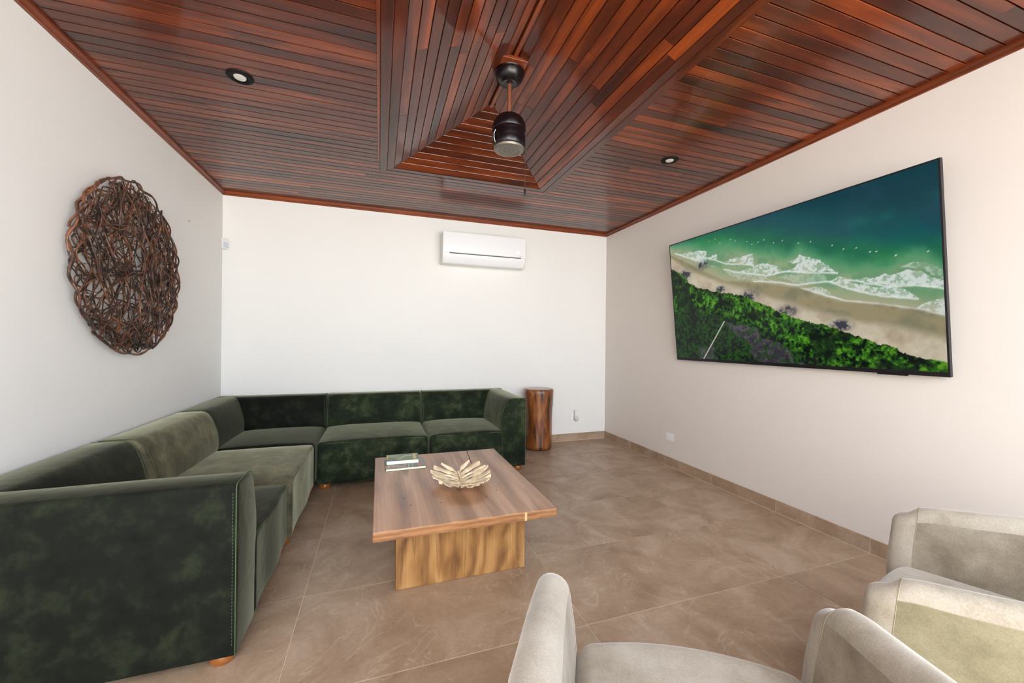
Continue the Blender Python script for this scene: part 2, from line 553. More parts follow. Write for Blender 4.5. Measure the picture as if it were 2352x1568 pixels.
# ------------------------------------------------------------------ flat printing: colours computed on a fine grid
nrng = np.random.default_rng(11)
def fbm(h, w, cells, octs=5, gain=0.5, aspect=1.0):
    out = np.zeros((h, w)); amp = 1.0; tot = 0
    for o in range(octs):
        cy = max(1, int(cells * 2 ** o)); cx = max(1, int(cells * aspect * 2 ** o))
        g = nrng.random((cy + 2, cx + 2))
        y = np.linspace(0, cy, h, endpoint=False); x = np.linspace(0, cx, w, endpoint=False)
        iy, ix = y.astype(int), x.astype(int)
        fy, fx = y - iy, x - ix
        fy = fy * fy * (3 - 2 * fy); fx = fx * fx * (3 - 2 * fx)
        a = g[iy][:, ix]; b = g[iy][:, ix + 1]; c = g[iy + 1][:, ix]; d = g[iy + 1][:, ix + 1]
        out += amp * ((a * (1 - fx) + b * fx) * (1 - fy)[:, None] + (c * (1 - fx) + d * fx) * fy[:, None])
        tot += amp; amp *= gain
    return out / tot

def lin(img):
    img = np.clip(img / 255.0, 0, 1)
    return np.where(img <= 0.04045, img / 12.92, ((img + 0.055) / 1.055) ** 2.4)

def painted_sheet(name, w, h, img, mat, parent, place):
    """img[row from bottom, col, 3] in sRGB 0..255; place(x, y) -> local xyz"""
    ny, nx = img.shape[:2]
    xs = np.linspace(0, w, nx); ys = np.linspace(0, h, ny)
    v = [place(x, y) for y in ys for x in xs]
    idx = np.arange(nx * ny).reshape(ny, nx)
    f = np.stack([idx[:-1, :-1], idx[:-1, 1:], idx[1:, 1:], idx[1:, :-1]], -1).reshape(-1, 4)
    me = bpy.data.meshes.new(name)
    me.from_pydata(v, [], f.tolist())
    at = me.color_attributes.new('paint', 'FLOAT_COLOR', 'POINT')
    c = np.ones((nx * ny, 4), dtype=np.float32)
    c[:, :3] = lin(img.reshape(-1, 3))
    at.data.foreach_set('color', c.ravel())
    me.materials.append(mat)
    o = bpy.data.objects.new(name, me)
    COL.objects.link(o)
    if parent: o.parent = parent
    return o

def inpoly(U, V, poly):
    ins = np.zeros(U.shape, bool)
    n = len(poly)
    for i in range(n):
        (x1, y1), (x2, y2) = poly[i], poly[(i + 1) % n]
        if y1 == y2: continue
        c = ((y1 > V) != (y2 > V)) & (U < (x2 - x1) * (V - y1) / (y2 - y1) + x1)
        ins ^= c
    return ins

def polydist(U, V, poly):
    d = np.full(U.shape, 9.0)
    for i in range(len(poly)):
        (x1, y1), (x2, y2) = poly[i], poly[(i + 1) % len(poly)]
        dx, dy = x2 - x1, (y2 - y1)
        t = np.clip(((U - x1) * dx + (V - y1) * dy) / (dx * dx + dy * dy + 1e-9), 0, 1)
        d = np.minimum(d, np.hypot((U - x1 - t * dx) * 1.78, V - y1 - t * dy))
    return d

def beach_picture(nx=640, ny=360):
    u = np.linspace(0, 1, nx); v = np.linspace(0, 1, ny)
    U, V = np.meshgrid(u, v)
    nA = fbm(ny, nx, 4, 6, 0.55, 1.78); nB = fbm(ny, nx, 10, 5, 0.6, 1.78); nC = fbm(ny, nx, 40, 3, 0.7, 1.78)
    nD = fbm(ny, nx, 22, 4, 0.65, 1.78); nE = fbm(ny, nx, 70, 2, 0.8, 1.78)
    def curve(pts, jit=0.0, nse=None):
        p = np.array(pts)
        c = np.interp(U, p[:, 0], p[:, 1])
        return c + jit * ((nse if nse is not None else nB) - 0.5)
    veg = curve([(0.001, 0.80), (0.076, 0.709), (0.113, 0.646), (0.168, 0.587), (0.256, 0.549), (0.289, 0.524), (0.366, 0.491), (0.41, 0.471), (0.476, 0.404), (0.537, 0.353), (0.594, 0.3), (0.648, 0.27), (0.698, 0.247), (0.745, 0.208), (0.789, 0.184), (0.829, 0.153), (0.868, 0.124), (0.904, 0.097), (0.938, 0.075), (0.971, 0.054), (0.998, 0.038)], 0.05, nD)
    dry = curve([(0.001, 0.89), (0.081, 0.788), (0.175, 0.701), (0.261, 0.634), (0.339, 0.572), (0.412, 0.526), (0.479, 0.474), (0.54, 0.43), (0.598, 0.395), (0.651, 0.347), (0.747, 0.289), (0.832, 0.255), (0.907, 0.217), (1.0, 0.163)], 0.05)
    wet = curve([(0.003, 0.923), (0.084, 0.84), (0.194, 0.727), (0.317, 0.607), (0.414, 0.576), (0.544, 0.528), (0.634, 0.476), (0.704, 0.414), (0.75, 0.383), (0.835, 0.356), (0.944, 0.307), (0.999, 0.27)], 0.02)
    pale = curve([(0, 0.99), (0.139, 0.925), (0.228, 0.84), (0.313, 0.844), (0.396, 0.812), (0.521, 0.721), (0.586, 0.683), (0.637, 0.689), (0.747, 0.559), (0.791, 0.537), (0.879, 0.519), (0.916, 0.547), (0.966, 0.537), (1.0, 0.475)], 0.07)
    grn = curve([(0.0, 1.015), (0.218, 1.005), (0.431, 0.941), (0.614, 0.815), (0.761, 0.723), (0.882, 0.639), (0.952, 0.626), (1.0, 0.62)], 0.06, nA)
    C = lambda r, g, b: np.array([r, g, b], float)
    def lerp(a, b, t):
        t = np.clip(t, 0, 1)[..., None]
        return a * (1 - t) + b * t
    def sm(x, a, b):
        t = np.clip((x - a) / (b - a), 0, 1); return t * t * (3 - 2 * t)
    img = np.zeros((ny, nx, 3))
    # deep water
    deep = lerp(C(14, 92, 92), C(8, 62, 74), sm(V, grn, grn + 0.28))
    deep = lerp(deep, C(30, 72, 90), sm(nA, 0.5, 0.75) * 0.7)
    deep = lerp(deep, C(22, 112, 100), sm(nB, 0.55, 0.8) * sm(U, 0.5, 0.8) * 0.6 * (1 - sm(V, 0.7, 0.95)))
    deep *= (0.96 + 0.08 * nC)[..., None]
    img[:] = deep
    # green shelf
    gcol = lerp(C(38, 128, 76), C(24, 104, 78), sm(nA, 0.4, 0.7))
    gcol = lerp(gcol, C(92, 158, 112), 1 - sm(V, pale, pale + 0.11))
    img = lerp(img, gcol, 1 - sm(V, grn - 0.06, grn + 0.07))
    # pale shallows
    sh = lerp(C(150, 172, 132), C(112, 158, 116), sm(nB, 0.35, 0.65))
    sh = lerp(sh, C(172, 172, 138), 1 - sm(V, wet, wet + 0.10))
    img = lerp(img, sh, 1 - sm(V, pale - 0.03, pale + 0.03))
    # foam
    foams = [[(0.077, 0.896), (0.138, 0.9), (0.225, 0.872), (0.224, 0.78), (0.153, 0.829)], [(0.227, 0.822), (0.279, 0.822), (0.278, 0.78)],
             [(0.324, 0.752), (0.394, 0.768), (0.451, 0.767), (0.453, 0.684), (0.391, 0.714)], [(0.389, 0.656), (0.475, 0.69), (0.544, 0.662), (0.58, 0.6), (0.503, 0.599)],
             [(0.59, 0.657), (0.642, 0.687), (0.697, 0.639), (0.749, 0.547), (0.659, 0.576), (0.583, 0.599), (0.624, 0.64)],
             [(0.79, 0.498), (0.839, 0.493), (0.893, 0.506), (0.929, 0.511), (0.968, 0.477), (1.01, 0.431), (1.01, 0.402), (0.94, 0.431), (0.891, 0.433), (0.838, 0.46)],
             [(0.722, 0.503), (0.755, 0.521), (0.838, 0.443), (0.912, 0.422), (0.947, 0.364), (0.875, 0.39), (0.788, 0.438)], [(0.632, 0.482), (0.696, 0.477), (0.755, 0.394), (0.675, 0.448)],
             [(0.941, 0.315), (0.968, 0.341), (1.01, 0.358), (1.01, 0.274), (0.97, 0.296)], [(0.908, 0.526), (0.933, 0.545), (0.969, 0.533), (1.01, 0.475), (1.01, 0.438), (0.949, 0.513)],
             [(0.546, 0.579), (0.638, 0.573), (0.708, 0.543), (0.722, 0.503), (0.619, 0.509)], [(0.317, 0.689), (0.389, 0.656), (0.533, 0.561), (0.443, 0.58), (0.357, 0.62)],
             [(0.015, 0.933), (0.077, 0.896), (0.207, 0.786), (0.298, 0.719), (0.179, 0.788)]]
    dens = [0.85, 0.9, 0.9, 0.8, 0.95, 1.0, 0.8, 0.6, 0.7, 0.45, 0.35, 0.35, 0.5]
    Uj = U + 0.02 * (nD - 0.5); Vj = V + 0.03 * (fbm(ny, nx, 26, 3, 0.6, 1.78) - 0.5)
    for poly, de in zip(foams, dens):
        ins = inpoly(Uj, Vj, poly)
        dd = polydist(Uj, Vj, poly)
        a = np.where(ins, de * (0.35 + 0.85 * sm(nC * 0.5 + nE * 0.5, 0.38, 0.6)), 0)
        img = lerp(img, C(226, 232, 228), np.clip(a, 0, 0.92))
        # bright breaking line along the shoreward edge
        low = [p for p in poly]
        lo_edge = np.interp(U, *zip(*sorted([(p[0], p[1]) for p in low[len(low) // 2:]])))
    for pts in ([(0.03, 0.925), (0.1, 0.87), (0.17, 0.815), (0.224, 0.775)], [(0.20, 0.83), (0.28, 0.775), (0.33, 0.735), (0.40, 0.71), (0.455, 0.683)], [(0.31, 0.70), (0.40, 0.645), (0.50, 0.598), (0.58, 0.602), (0.67, 0.57), (0.75, 0.547)],
                [(0.45, 0.575), (0.55, 0.54), (0.62, 0.505), (0.72, 0.503), (0.79, 0.436), (0.87, 0.388), (0.947, 0.362)], [(0.78, 0.50), (0.84, 0.458), (0.89, 0.432), (0.94, 0.431), (1.0, 0.40)], [(0.63, 0.482), (0.70, 0.43), (0.77, 0.378), (0.86, 0.35), (0.95, 0.305), (1.0, 0.272)]):
        p = np.array(pts); y = np.interp(U, p[:, 0], p[:, 1], left=-9, right=-9) + 0.012 * (nD - 0.5)
        img = lerp(img, C(236, 240, 236), np.exp(-((V - y) / 0.006) ** 2) * 0.85)
    # wet sand, dry sand
    wsand = lerp(C(158, 146, 112), C(134, 130, 104), sm(nB, 0.4, 0.7))
    img = lerp(img, wsand, 1 - sm(V, wet - 0.012, wet + 0.012))
    dsand = lerp(C(206, 194, 170), C(184, 168, 144), sm(nB, 0.4, 0.75))
    dsand *= (0.94 + 0.12 * nC)[..., None]
    img = lerp(img, dsand, 1 - sm(V, dry - 0.03, dry + 0.03))
    # tree shadows on the sand
    for (x, y, rx, ry) in ((0.09, 0.72, 0.03, 0.035), (0.29, 0.55, 0.02, 0.02), (0.425, 0.475, 0.03, 0.03), (0.575, 0.345, 0.028, 0.03), (0.75, 0.24, 0.026, 0.026), (0.2, 0.76, 0.03, 0.03)):
        g = np.exp(-(((U - x) / rx) ** 2 + ((V - y) / ry) ** 2)) * (0.4 + 1.2 * sm(nC, 0.4, 0.6))
        img = lerp(img, C(34, 38, 56), np.clip(g, 0, 0.85))
    # canopy
    t = nD * 0.4 + nC * 0.3 + nE * 0.3
    vg = lerp(C(6, 16, 12), C(40, 92, 22), sm(t, 0.4, 0.53))
    vg = lerp(vg, C(92, 152, 36), sm(t, 0.52, 0.64))
    vg = lerp(vg, C(10, 24, 18), sm(fbm(ny, nx, 12, 3, 0.5, 1.78), 0.55, 0.75) * 0.7)
    low = lerp(C(20, 26, 26), C(38, 76, 28), sm(nC * 0.5 + nE * 0.5, 0.42, 0.6))
    lowline = np.interp(U, [0, 0.12, 0.3, 0.42, 0.5, 0.62, 0.75], [0.36, 0.42, 0.33, 0.25, 0.2, 0.06, -0.05])
    vg = lerp(vg, low, 1 - sm(V, lowline - 0.04 + 0.1 * (nD - 0.5), lowline + 0.04 + 0.1 * (nD - 0.5)))
    mud = inpoly(U + 0.06 * (nD - 0.5), V + 0.08 * (nB - 0.5), [(0.31, 0.299), (0.371, 0.259), (0.454, 0.221), (0.479, 0.165), (0.564, 0.103), (0.617, -0.02), (0.44, -0.02), (0.422, 0.11), (0.323, 0.238)])
    mud |= inpoly(U + 0.08 * (nD - 0.5), V + 0.1 * (nB - 0.5), [(0.16, 0.1), (0.21, 0.12), (0.26, -0.02), (0.15, -0.02)])
    mcol = lerp(C(56, 52, 62), C(84, 78, 86), sm(nC, 0.4, 0.65))
    vg = np.where((mud & (nE < 0.6))[..., None], mcol, vg)
    img = np.where((V < veg)[..., None], vg, img)
    # boardwalk
    tt = np.clip((0.302 - V) / 0.301, 0, 1); xx = 0.298 - 0.128 * tt
    wln = (np.abs(U - xx) < 0.0035) & (V < 0.302)
    img = np.where(wln[..., None], C(188, 186, 176), img)
    # surfers
    for (x, y) in [(0.246, 0.94), (0.278, 0.942), (0.302, 0.903), (0.355, 0.908), (0.377, 0.887), (0.431, 0.859), (0.452, 0.833), (0.479, 0.835), (0.503, 0.842), (0.541, 0.806), (0.574, 0.805), (0.631, 0.767), (0.671, 0.757), (0.738, 0.708), (0.77, 0.675), (0.805, 0.667), (0.84, 0.632), (0.856, 0.628), (0.902, 0.591), (0.972, 0.586)]:
        d = np.hypot((U - x) * 1.78 - (V - y) * 0.6, (V - y))
        img = lerp(img, C(222, 226, 214), np.where(d < 0.004, 0.9, 0))
    return img

# ================================================================== STRUCTURE
# ---- floor
fl = MB().box(XL - 0.15, XR + 0.15, Y0, YB + 0.15, -0.12, -0.002).build('floor', MAT['grout'])
put(fl, kind='structure')
cols = [XL, -0.335, 0.888, 2.108, XR]
R0, DR = 3.3074, 0.5911
rows = [YB] + [R0 + DR * k for k in range(1, -9, -1) if R0 + DR * k > Y0] + [Y0]
G = 0.0017
for i in range(len(cols) - 1):
    for j in range(len(rows) - 1):
        x0, x1 = cols[i] + G, cols[i + 1] - G
        y0, y1 = rows[j + 1] + G, rows[j] - G
        board('tile', [(x0, y0, 0), (x1, y0, 0), (x1, y1, 0), (x0, y1, 0)], (0, 0, -1), 0.0018, 0.0006, MAT['tile'], fl, ends=True)

# ---- walls
TW = 0.15
def wall(name, x0, x1, y0, y1, z1=3.2, mat='wall'):
    return put(MB().box(x0, x1, y0, y1, -0.12, z1).build(name, MAT[mat]), kind='structure')
wall('wall_back', XL - TW, XR + TW, YB, YB + TW)
wall('wall_left', XL - TW, XL, Y0, YB)
wall('wall_right', XR, XR + TW, -1.2, YB, mat='wall_r')  # stops behind the camera, leaving an unseen opening shaped for the daylight
put(MB().box(XL - TW, -0.6, Y0 - TW, Y0, -0.12, 3.2).build('wall_rear', MAT['wall']), kind='structure')  # unseen rear wall, its width chosen to steer the daylight
put(MB().box(-14, 16, -16, 14, -0.32, -0.125).build('ground_outside', MAT['terrace']), kind='structure')  # unseen ground, added to bounce sunlight up into the room

# ---- baseboards of porcelain strips
def base_strip(name, p0, p1, nrm, joints, bt=0.0105, bh=0.092):
    """p0 -> p1 along the wall on the floor, nrm into the room"""
    p0, p1, n = Vector(p0), Vector(p1), Vector(nrm)
    d = (p1 - p0).normalized(); L = (p1 - p0).length
    back = MB()
    q = [p0, p1, p1 + n * (bt - 0.001), p0 + n * (bt - 0.001)]
    back.add([(*a.xy, 0.0) for a in q] + [(*a.xy, bh - 0.001) for a in q], [(0, 1, 2, 3), (4, 5, 6, 7), (0, 1, 5, 4), (1, 2, 6, 5), (2, 3, 7, 6), (3, 0, 4, 7)])
    o = put(back.build(name, MAT['grout']), kind='structure')
    js = sorted([0.0] + [j for j in joints if 0.02 < j < L - 0.02] + [L])
    for a, b in zip(js[:-1], js[1:]):
        A = p0 + d * (a + 0.0014) + n * bt; B = p0 + d * (b - 0.0014) + n * bt
        board('tile', [(A.x, A.y, 0.004), (B.x, B.y, 0.004), (B.x, B.y, bh), (A.x, A.y, bh)], -n, bt - 0.002, 0.0008, MAT['tile'], o, ends=True)
base_strip('baseboard_right', (XR, YB, 0), (XR, -1.2, 0), (-1, 0, 0), [YB - (R0 + DR * k) for k in range(1, -6, -1)])
base_strip('baseboard_back', (XR - 0.0115, YB, 0), (XL, YB, 0), (0, -1, 0), [XR - 0.0115 - (2.108 - 0.61 * k) for k in range(6)])
base_strip('baseboard_left', (XL, YB - 0.0115, 0), (XL, Y0, 0), (1, 0, 0), [YB - (R0 + DR * k) for k in range(1, -9, -1)])

# ---- crown trims
def crown(name, p0, p1, nrm):
    p0, p1, n = Vector(p0), Vector(p1), Vector(nrm)
    d = (p1 - p0).normalized()
    prof = [(0.0, ZT), (0.010, ZT), (0.013, ZT + 0.004), (0.013, ZT + 0.011), (0.017, ZT + 0.014), (0.024, ZT + 0.017), (0.028, ZT + 0.023), (0.028, ZC + 0.004), (0.0, ZC + 0.004)]
    v = []
    for p, sg in ((p0, 1), (p1, -1)):
        for s, z in prof:
            w = p + n * s + d * (s * sg)       # mitred corners
            v.append((w.x, w.y, z))
    m = len(prof)
    f = [(i, (i + 1) % m, m + (i + 1) % m, m + i) for i in range(m)] + [tuple(range(m)), tuple(range(m, 2 * m))]
    o = put(mk(name, v, f, MAT['crown']), kind='structure')
    boxuv(o, 0 if abs(d.x) > 0.5 else 1)
crown('trim_1', (XL, YB, 0), (XR, YB, 0), (0, -1, 0))
crown('trim_2', (XL, YC, 0), (XL, YB, 0), (1, 0, 0))
crown('trim_3', (XR, YB, 0), (XR, YC, 0), (-1, 0, 0))

# ---- ceiling: backing, boards, raised hipped vault
VX0, VX1, VY0, VY1 = 0.105, 1.402, 0.10, 3.367      # vault opening
TRIM = 0.113                                          # width of the two trim boards round it
RISE, RUN = 0.29, 0.636
RX = (VX0 + VX1) / 2
cb = MB()
zb0, zb1 = ZC + 0.012, ZC + 0.05
cb.box(XL, VX0 - 0.02, YC, YB, zb0, zb1).box(VX1 + 0.02, XR, YC, YB, zb0, zb1)
cb.box(VX0 - 0.02, VX1 + 0.02, VY1 + 0.02, YB, zb0, zb1).box(VX0 - 0.02, VX1 + 0.02, YC, VY0 - 0.02, zb0, zb1)
cb.box(XL - TW, XR + TW, YC, YB + TW, 3.06, 3.2)  # unseen roof slab, added to block the sun
cb.box(VX0 - 0.08, VX0 - 0.05, VY0 - 0.08, VY1 + 0.08, zb1, 3.07).box(VX1 + 0.05, VX1 + 0.08, VY0 - 0.08, VY1 + 0.08, zb1, 3.07)  # unseen attic walls round the vault, added against light leaks
cb.box(VX0 - 0.08, VX1 + 0.08, VY1 + 0.05, VY1 + 0.08, zb1, 3.07).box(VX0 - 0.08, VX1 + 0.08, VY0 - 0.08, VY0 - 0.05, zb1, 3.07)
ceil = put(cb.build('ceiling', MAT['ceil']), kind='structure')
boxuv(ceil, 0)
CH = 0.0042
def flat(x0, x1, y0, y1):
    g = 0.0006
    board('plank', [(x0 + g, y0, ZC), (x1 - g, y0, ZC), (x1 - g, y1, ZC), (x0 + g, y1, ZC)], (0, 0, 1), 0.0118, 0.0012, MAT['ceil'], ceil, gap=0.0028)
def cuts(x0, x1, lo=1.3, hi=2.6):
    out = [x0]; x = x0 + rng.uniform(0.3, hi)
    while x < x1 - 0.25:
        out.append(x); x += rng.uniform(lo, hi)
    return out + [x1]
PITCH_B = 0.0657
k = int((YB - 3.175) / PITCH_B)
y = 3.175 + PITCH_B * k
first = True
ytop = YB
while ytop > -0.35:
    ylo = y
    if ylo < ytop - 0.01:
        split = ylo < VY1 + 0.03 and ytop > VY0 - 0.03
        spans = [(XL, VX0 - TRIM - 0.002), (VX1 + TRIM + 0.001, XR)] if split else [(XL, XR)]
        for (a, b) in spans:
            c = cuts(a, b) if (not split or rng.random() < 0.45) else [a, b]
            for p, q in zip(c[:-1], c[1:]): flat(p, q, ylo, ytop)
    ytop = ylo; y -= PITCH_B

# trim boards round the opening (two bands, mitred), slightly proud of the boards
for (a, b, zz) in ((0.0, 0.056, -0.003), (0.0575, TRIM, -0.005)):
    z = ZC + zz
    i0, i1, j0, j1 = VX0 - a, VX1 + a, VY0 - a, VY1 + a
    o0, o1, p0, p1 = VX0 - b, VX1 + b, VY0 - b, VY1 + b
    th, ch = 0.016, 0.003
    board('trim_board', [(i0, j0, z), (i0, j1, z), (o0, p1, z), (o0, p0, z)], (0, 0, 1), th, ch, MAT['ceil'], ceil)
    board('trim_board', [(i1, j0, z), (i1, j1, z), (o1, p1, z), (o1, p0, z)], (0, 0, 1), th, ch, MAT['ceil'], ceil)
    board('trim_board', [(i0, j1, z), (i1, j1, z), (o1, p1, z), (o0, p1, z)], (0, 0, 1), th, ch, MAT['ceil'], ceil)
    board('trim_board', [(i0, j0, z), (i1, j0, z), (o1, p0, z), (o0, p0, z)], (0, 0, 1), th, ch, MAT['ceil'], ceil)
board('trim_strip', [(VX0 - TRIM - 0.001, -0.2, ZC - 0.007), (VX0 - TRIM - 0.001, 3.27, ZC - 0.007), (VX0 - TRIM - 0.016, 3.27, ZC - 0.007), (VX0 - TRIM - 0.016, -0.2, ZC - 0.007)],
      (0, 0, 1), 0.01, 0.002, MAT['ceil'], ceil)

# sloping boards of the vault
NB = 11
for side in (0, 1):
    sx = VX0 if side == 0 else VX1
    sg = 1 if side == 0 else -1
    upn = Vector((-sg * RISE, 0, RUN))
    for kk in range(NB):
        s0, s1 = kk / NB, (kk + 1) / NB
        if kk == NB - 1: s1 = 0.985
        X = lambda s: sx + sg * RUN * s
        Z = lambda s: ZC + RISE * s
        br = cuts(0.5, 3.0, 1.0, 1.9)[1:-1]
        edges = [None] + br + [None]
        for e in range(len(edges) - 1):
            ya0 = VY0 + RUN * s0 if edges[e] is None else edges[e] + 0.0008
            ya1 = VY0 + RUN * s1 if edges[e] is None else edges[e] + 0.0008
            yb0 = VY1 - RUN * s0 if edges[e + 1] is None else edges[e + 1] - 0.0008
            yb1 = VY1 - RUN * s1 if edges[e + 1] is None else edges[e + 1] - 0.0008
            if yb1 - ya1 < 0.05: continue
            board('plank', [(X(s0), ya0, Z(s0)), (X(s0), yb0, Z(s0)), (X(s1), yb1, Z(s1)), (X(s1), ya1, Z(s1))], upn, 0.014, 0.0012, MAT['ceil'], ceil, gap=0.0028)
for end in (0, 1):
    sy = VY1 if end == 0 else VY0
    sg = -1 if end == 0 else 1
    for kk in range(NB):
        s0, s1 = kk / NB, min((kk + 1) / NB, 0.985)
        f = lambda s: (VX0 + RUN * s, VX1 - RUN * s, sy + sg * RUN * s, ZC + RISE * s)
        a, b = f(s0), f(s1)
        board('plank', [(a[0], a[2], a[3]), (a[1], a[2], a[3]), (b[1], b[2], b[3]), (b[0], b[2], b[3])], (0, -sg * RISE, RUN), 0.014, 0.0026, MAT['ceil'], ceil)
vb = MB()
zz_ = 0.0145
for (qa, qb, qc, qd) in (((VX0, VY0), (VX0, VY1), (RX, VY1 - RUN), (RX, VY0 + RUN)), ((VX1, VY0), (VX1, VY1), (RX, VY1 - RUN), (RX, VY0 + RUN)),
                         ((VX0, VY1), (VX1, VY1), (RX, VY1 - RUN), (RX, VY1 - RUN)), ((VX0, VY0), (VX1, VY0), (RX, VY0 + RUN), (RX, VY0 + RUN))):
    zs = [ZC + zz_, ZC + zz_, ZC + RISE + zz_ + 0.004, ZC + RISE + zz_ + 0.004]
    q = [(p[0], p[1], z) for p, z in zip((qa, qb, qc, qd), zs)]
    if qc == qd: q = q[:3]
    vb.add(q, [tuple(range(len(q)))])
vbo = vb.build('vault_backing', MAT['ceil'], ceil); boxuv(vbo, 1)
rid = MB().box(RX - 0.011, RX + 0.011, VY0 + RUN - 0.02, VY1 - RUN + 0.02, ZC + RISE - 0.012, ZC + RISE + 0.012).build('ridge_strip', MAT['crown'], ceil)
boxuv(rid, 1)

# ================================================================== SECTIONAL SOFA
PROF = [(0.0, 0.05), (0.0, 0.682), (0.004, 0.694), (0.016, 0.70), (0.10, 0.703), (0.146, 0.701), (0.166, 0.695), (0.184, 0.68), (0.203, 0.65),
        (0.222, 0.60), (0.238, 0.548), (0.248, 0.50), (0.252, 0.455), (0.249, 0.415), (0.24, 0.375), (0.231, 0.32), (0.226, 0.22), (0.224, 0.05)]
def wobble(s, z, t):
    return 0.004 * math.sin(t * 9.0 + z * 7) * (1 if s > 0.1 else 0)

def foot(parent, x, y):
    lathe('foot', [(0.0, 0.0), (0.034, 0.0), (0.043, 0.008), (0.047, 0.022), (0.046, 0.038), (0.04, 0.048), (0.034, 0.052), (0.0, 0.052)], MAT['foot'], parent, seg=28, loc=(x, y, 0))

def sofa(label, cx, cy, rz, w, d, mat, arm=0, corner=False, proud=0.0, crown_h=0.03):
    """module: local +y is the back, arm=-1/+1 puts an armrest on that local side"""
    t = empty('sofa_module', (cx, cy, 0), rz)
    put(t, label, 'sofa', 'modules of the green sectional sofa')
    hw, hd = w / 2, d / 2
    m = MAT[mat]
    sx0, sx1 = -hw, hw
    if arm == -1 or corner: sx0 = -hw + 0.215
    if arm == 1: sx1 = hw - 0.215
    sw, sd = sx1 - sx0, d - 0.19
    def shape(p):
        u, v_ = p.x / (sw / 2), p.y / (sd / 2)
        q = p.copy()
        top = max(0.0, min(1.0, (p.z - 0.2) / 0.12))
        q.z += top * crown_h * max(0, 1 - u ** 4) * max(0, 1 - (v_ ** 2) * 0.55) - top * 0.012 * (v_ < -0.9) * 0
        q.y -= 0.006 * math.sin(u * 5 + 1) * (v_ < -0.97)
        return q
    v, f = roundbox(sw - 0.006, sd, 0.345, 0.028, (10, 9, 4), 4, shape)
    seat = mk('seat', [(p[0] + (sx0 + sx1) / 2, p[1] - hd + sd / 2, p[2] + 0.048) for p in v], f, m, t, smooth=True)
    # crease along the front top edge
    tube('seam', [((sx0 + sx1) / 2 + (sw - 0.07) * (i / 12 - 0.5), -hd - 0.0005 + 0.0075, 0.386 + 0.004 * math.sin(i * 1.3)) for i in range(13)], 0.0022, MAT['piping'], seat, sides=5)
    bw = 0.011 if False else 0.014
    v, f = extrude_profile(PROF, w - 0.004, bw, lambda s, z, tt: (-hw + 0.002 + tt, hd - s - proud * (s / 0.25), z), wob=wobble)
    back = mk('backrest', v, f, m, t, smooth=True, sharp=50)
    for e in (-hw + 0.012, hw - 0.012):
        pts = [(e, hd - s - proud * (s / 0.25) - 0.0002, z + 0.0005) for s, z in PROF[3:14]]
        tube('piping', pts, 0.0018, MAT['piping'], back, sides=5)
    sides = []
    if arm: sides.append(arm)
    if corner: sides.append(-1)
    for sd_ in sides:
        L = d - 0.10 if not corner else d - 0.10
        pl = (lambda s, z, tt: (-hw + s, -hd + tt, z)) if sd_ == -1 else (lambda s, z, tt: (hw - s, -hd + tt, z))
        v, f = extrude_profile(PROF, L, 0.012, pl, wob=wobble)
        a = mk('side_backrest' if corner else 'armrest', v, f, m, t, smooth=True, sharp=50)
        pts = [pl(s, z, 0.006) for s, z in PROF]
        tube('piping', pts, 0.002, MAT['piping'], a, sides=5)
        if not corner:      # row of stitches next to the outer seam
            st = MB()
            for i in range(44):
                z = 0.09 + i * 0.0132
                p = pl(-0.0006, z, 0.017)
                q = pl(-0.0006, z + 0.0075, 0.017)
                vv, ff = tubedata([p, q], 0.0011, 4)
                st.add(vv, ff)
            st.build('stitching', MAT['piping'], a)
    for x in (-hw + 0.062, hw - 0.062):
        for y_ in (-hd + 0.062, hd - 0.062):
            foot(t, x, y_)
    return t

DB = 0.895
YF = 3.560
cyb = YF + DB / 2
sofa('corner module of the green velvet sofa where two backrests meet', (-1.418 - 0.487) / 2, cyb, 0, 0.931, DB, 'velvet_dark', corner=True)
sofa('armless dark green velvet sofa module along back wall, behind the books', (-0.481 + 0.429) / 2, cyb, 0, 0.910, DB, 'velvet')
sofa('green velvet sofa module with armrest beside the tree trunk stool', (0.436 + 1.356) / 2, cyb, 0, 0.920, DB, 'velvet', arm=1)
DL = 0.925
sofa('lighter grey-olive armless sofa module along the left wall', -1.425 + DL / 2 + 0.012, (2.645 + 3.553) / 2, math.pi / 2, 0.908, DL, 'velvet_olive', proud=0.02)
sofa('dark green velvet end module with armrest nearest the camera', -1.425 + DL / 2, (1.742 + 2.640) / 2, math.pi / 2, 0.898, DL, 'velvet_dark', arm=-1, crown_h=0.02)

# ================================================================== COFFEE TABLE
TX0, TX1, TY0, TY1, TZ0, TZ1 = -0.018, 0.853, 1.786, 2.925, 0.376, 0.42
ct = put(empty('coffee_table', ((TX0 + TX1) / 2, (TY0 + TY1) / 2, 0)), 'low walnut slab coffee table with wide panel legs', 'table')
hx, hy = (TX1 - TX0) / 2, (TY1 - TY0) / 2
top = MB().box(-hx, hx, -hy, hy, TZ0, TZ1).build('tabletop', MAT['table_top'], ct)
boxuv(top, 1, (1.3, 0.4))
top.data.materials.append(MAT['table_edge'])
for p in top.data.polygons:
    if abs(p.normal.z) < 0.5: p.material_index = 1
bevel(top, 0.005, 3)
for s in (-1, 1):
    yc = s * (hy - 0.28)
    lg = MB().box(-hx + 0.108, hx - 0.075, yc - 0.03, yc + 0.03, 0, TZ0).build('panel_leg', MAT['table_leg'], ct)
    boxuv(lg, 2, (0.2, 0.9 + s)); bevel(lg, 0.004, 2)
# pale sapwood line on the front edge
xs = 0.687 - (TX0 + TX1) / 2
MB().box(xs - 0.006, xs + 0.006, -hy - 0.0008, -hy + 0.01, TZ0 + 0.001, TZ1 - 0.003).build('sapwood_line', MAT['pale_wood'], top)
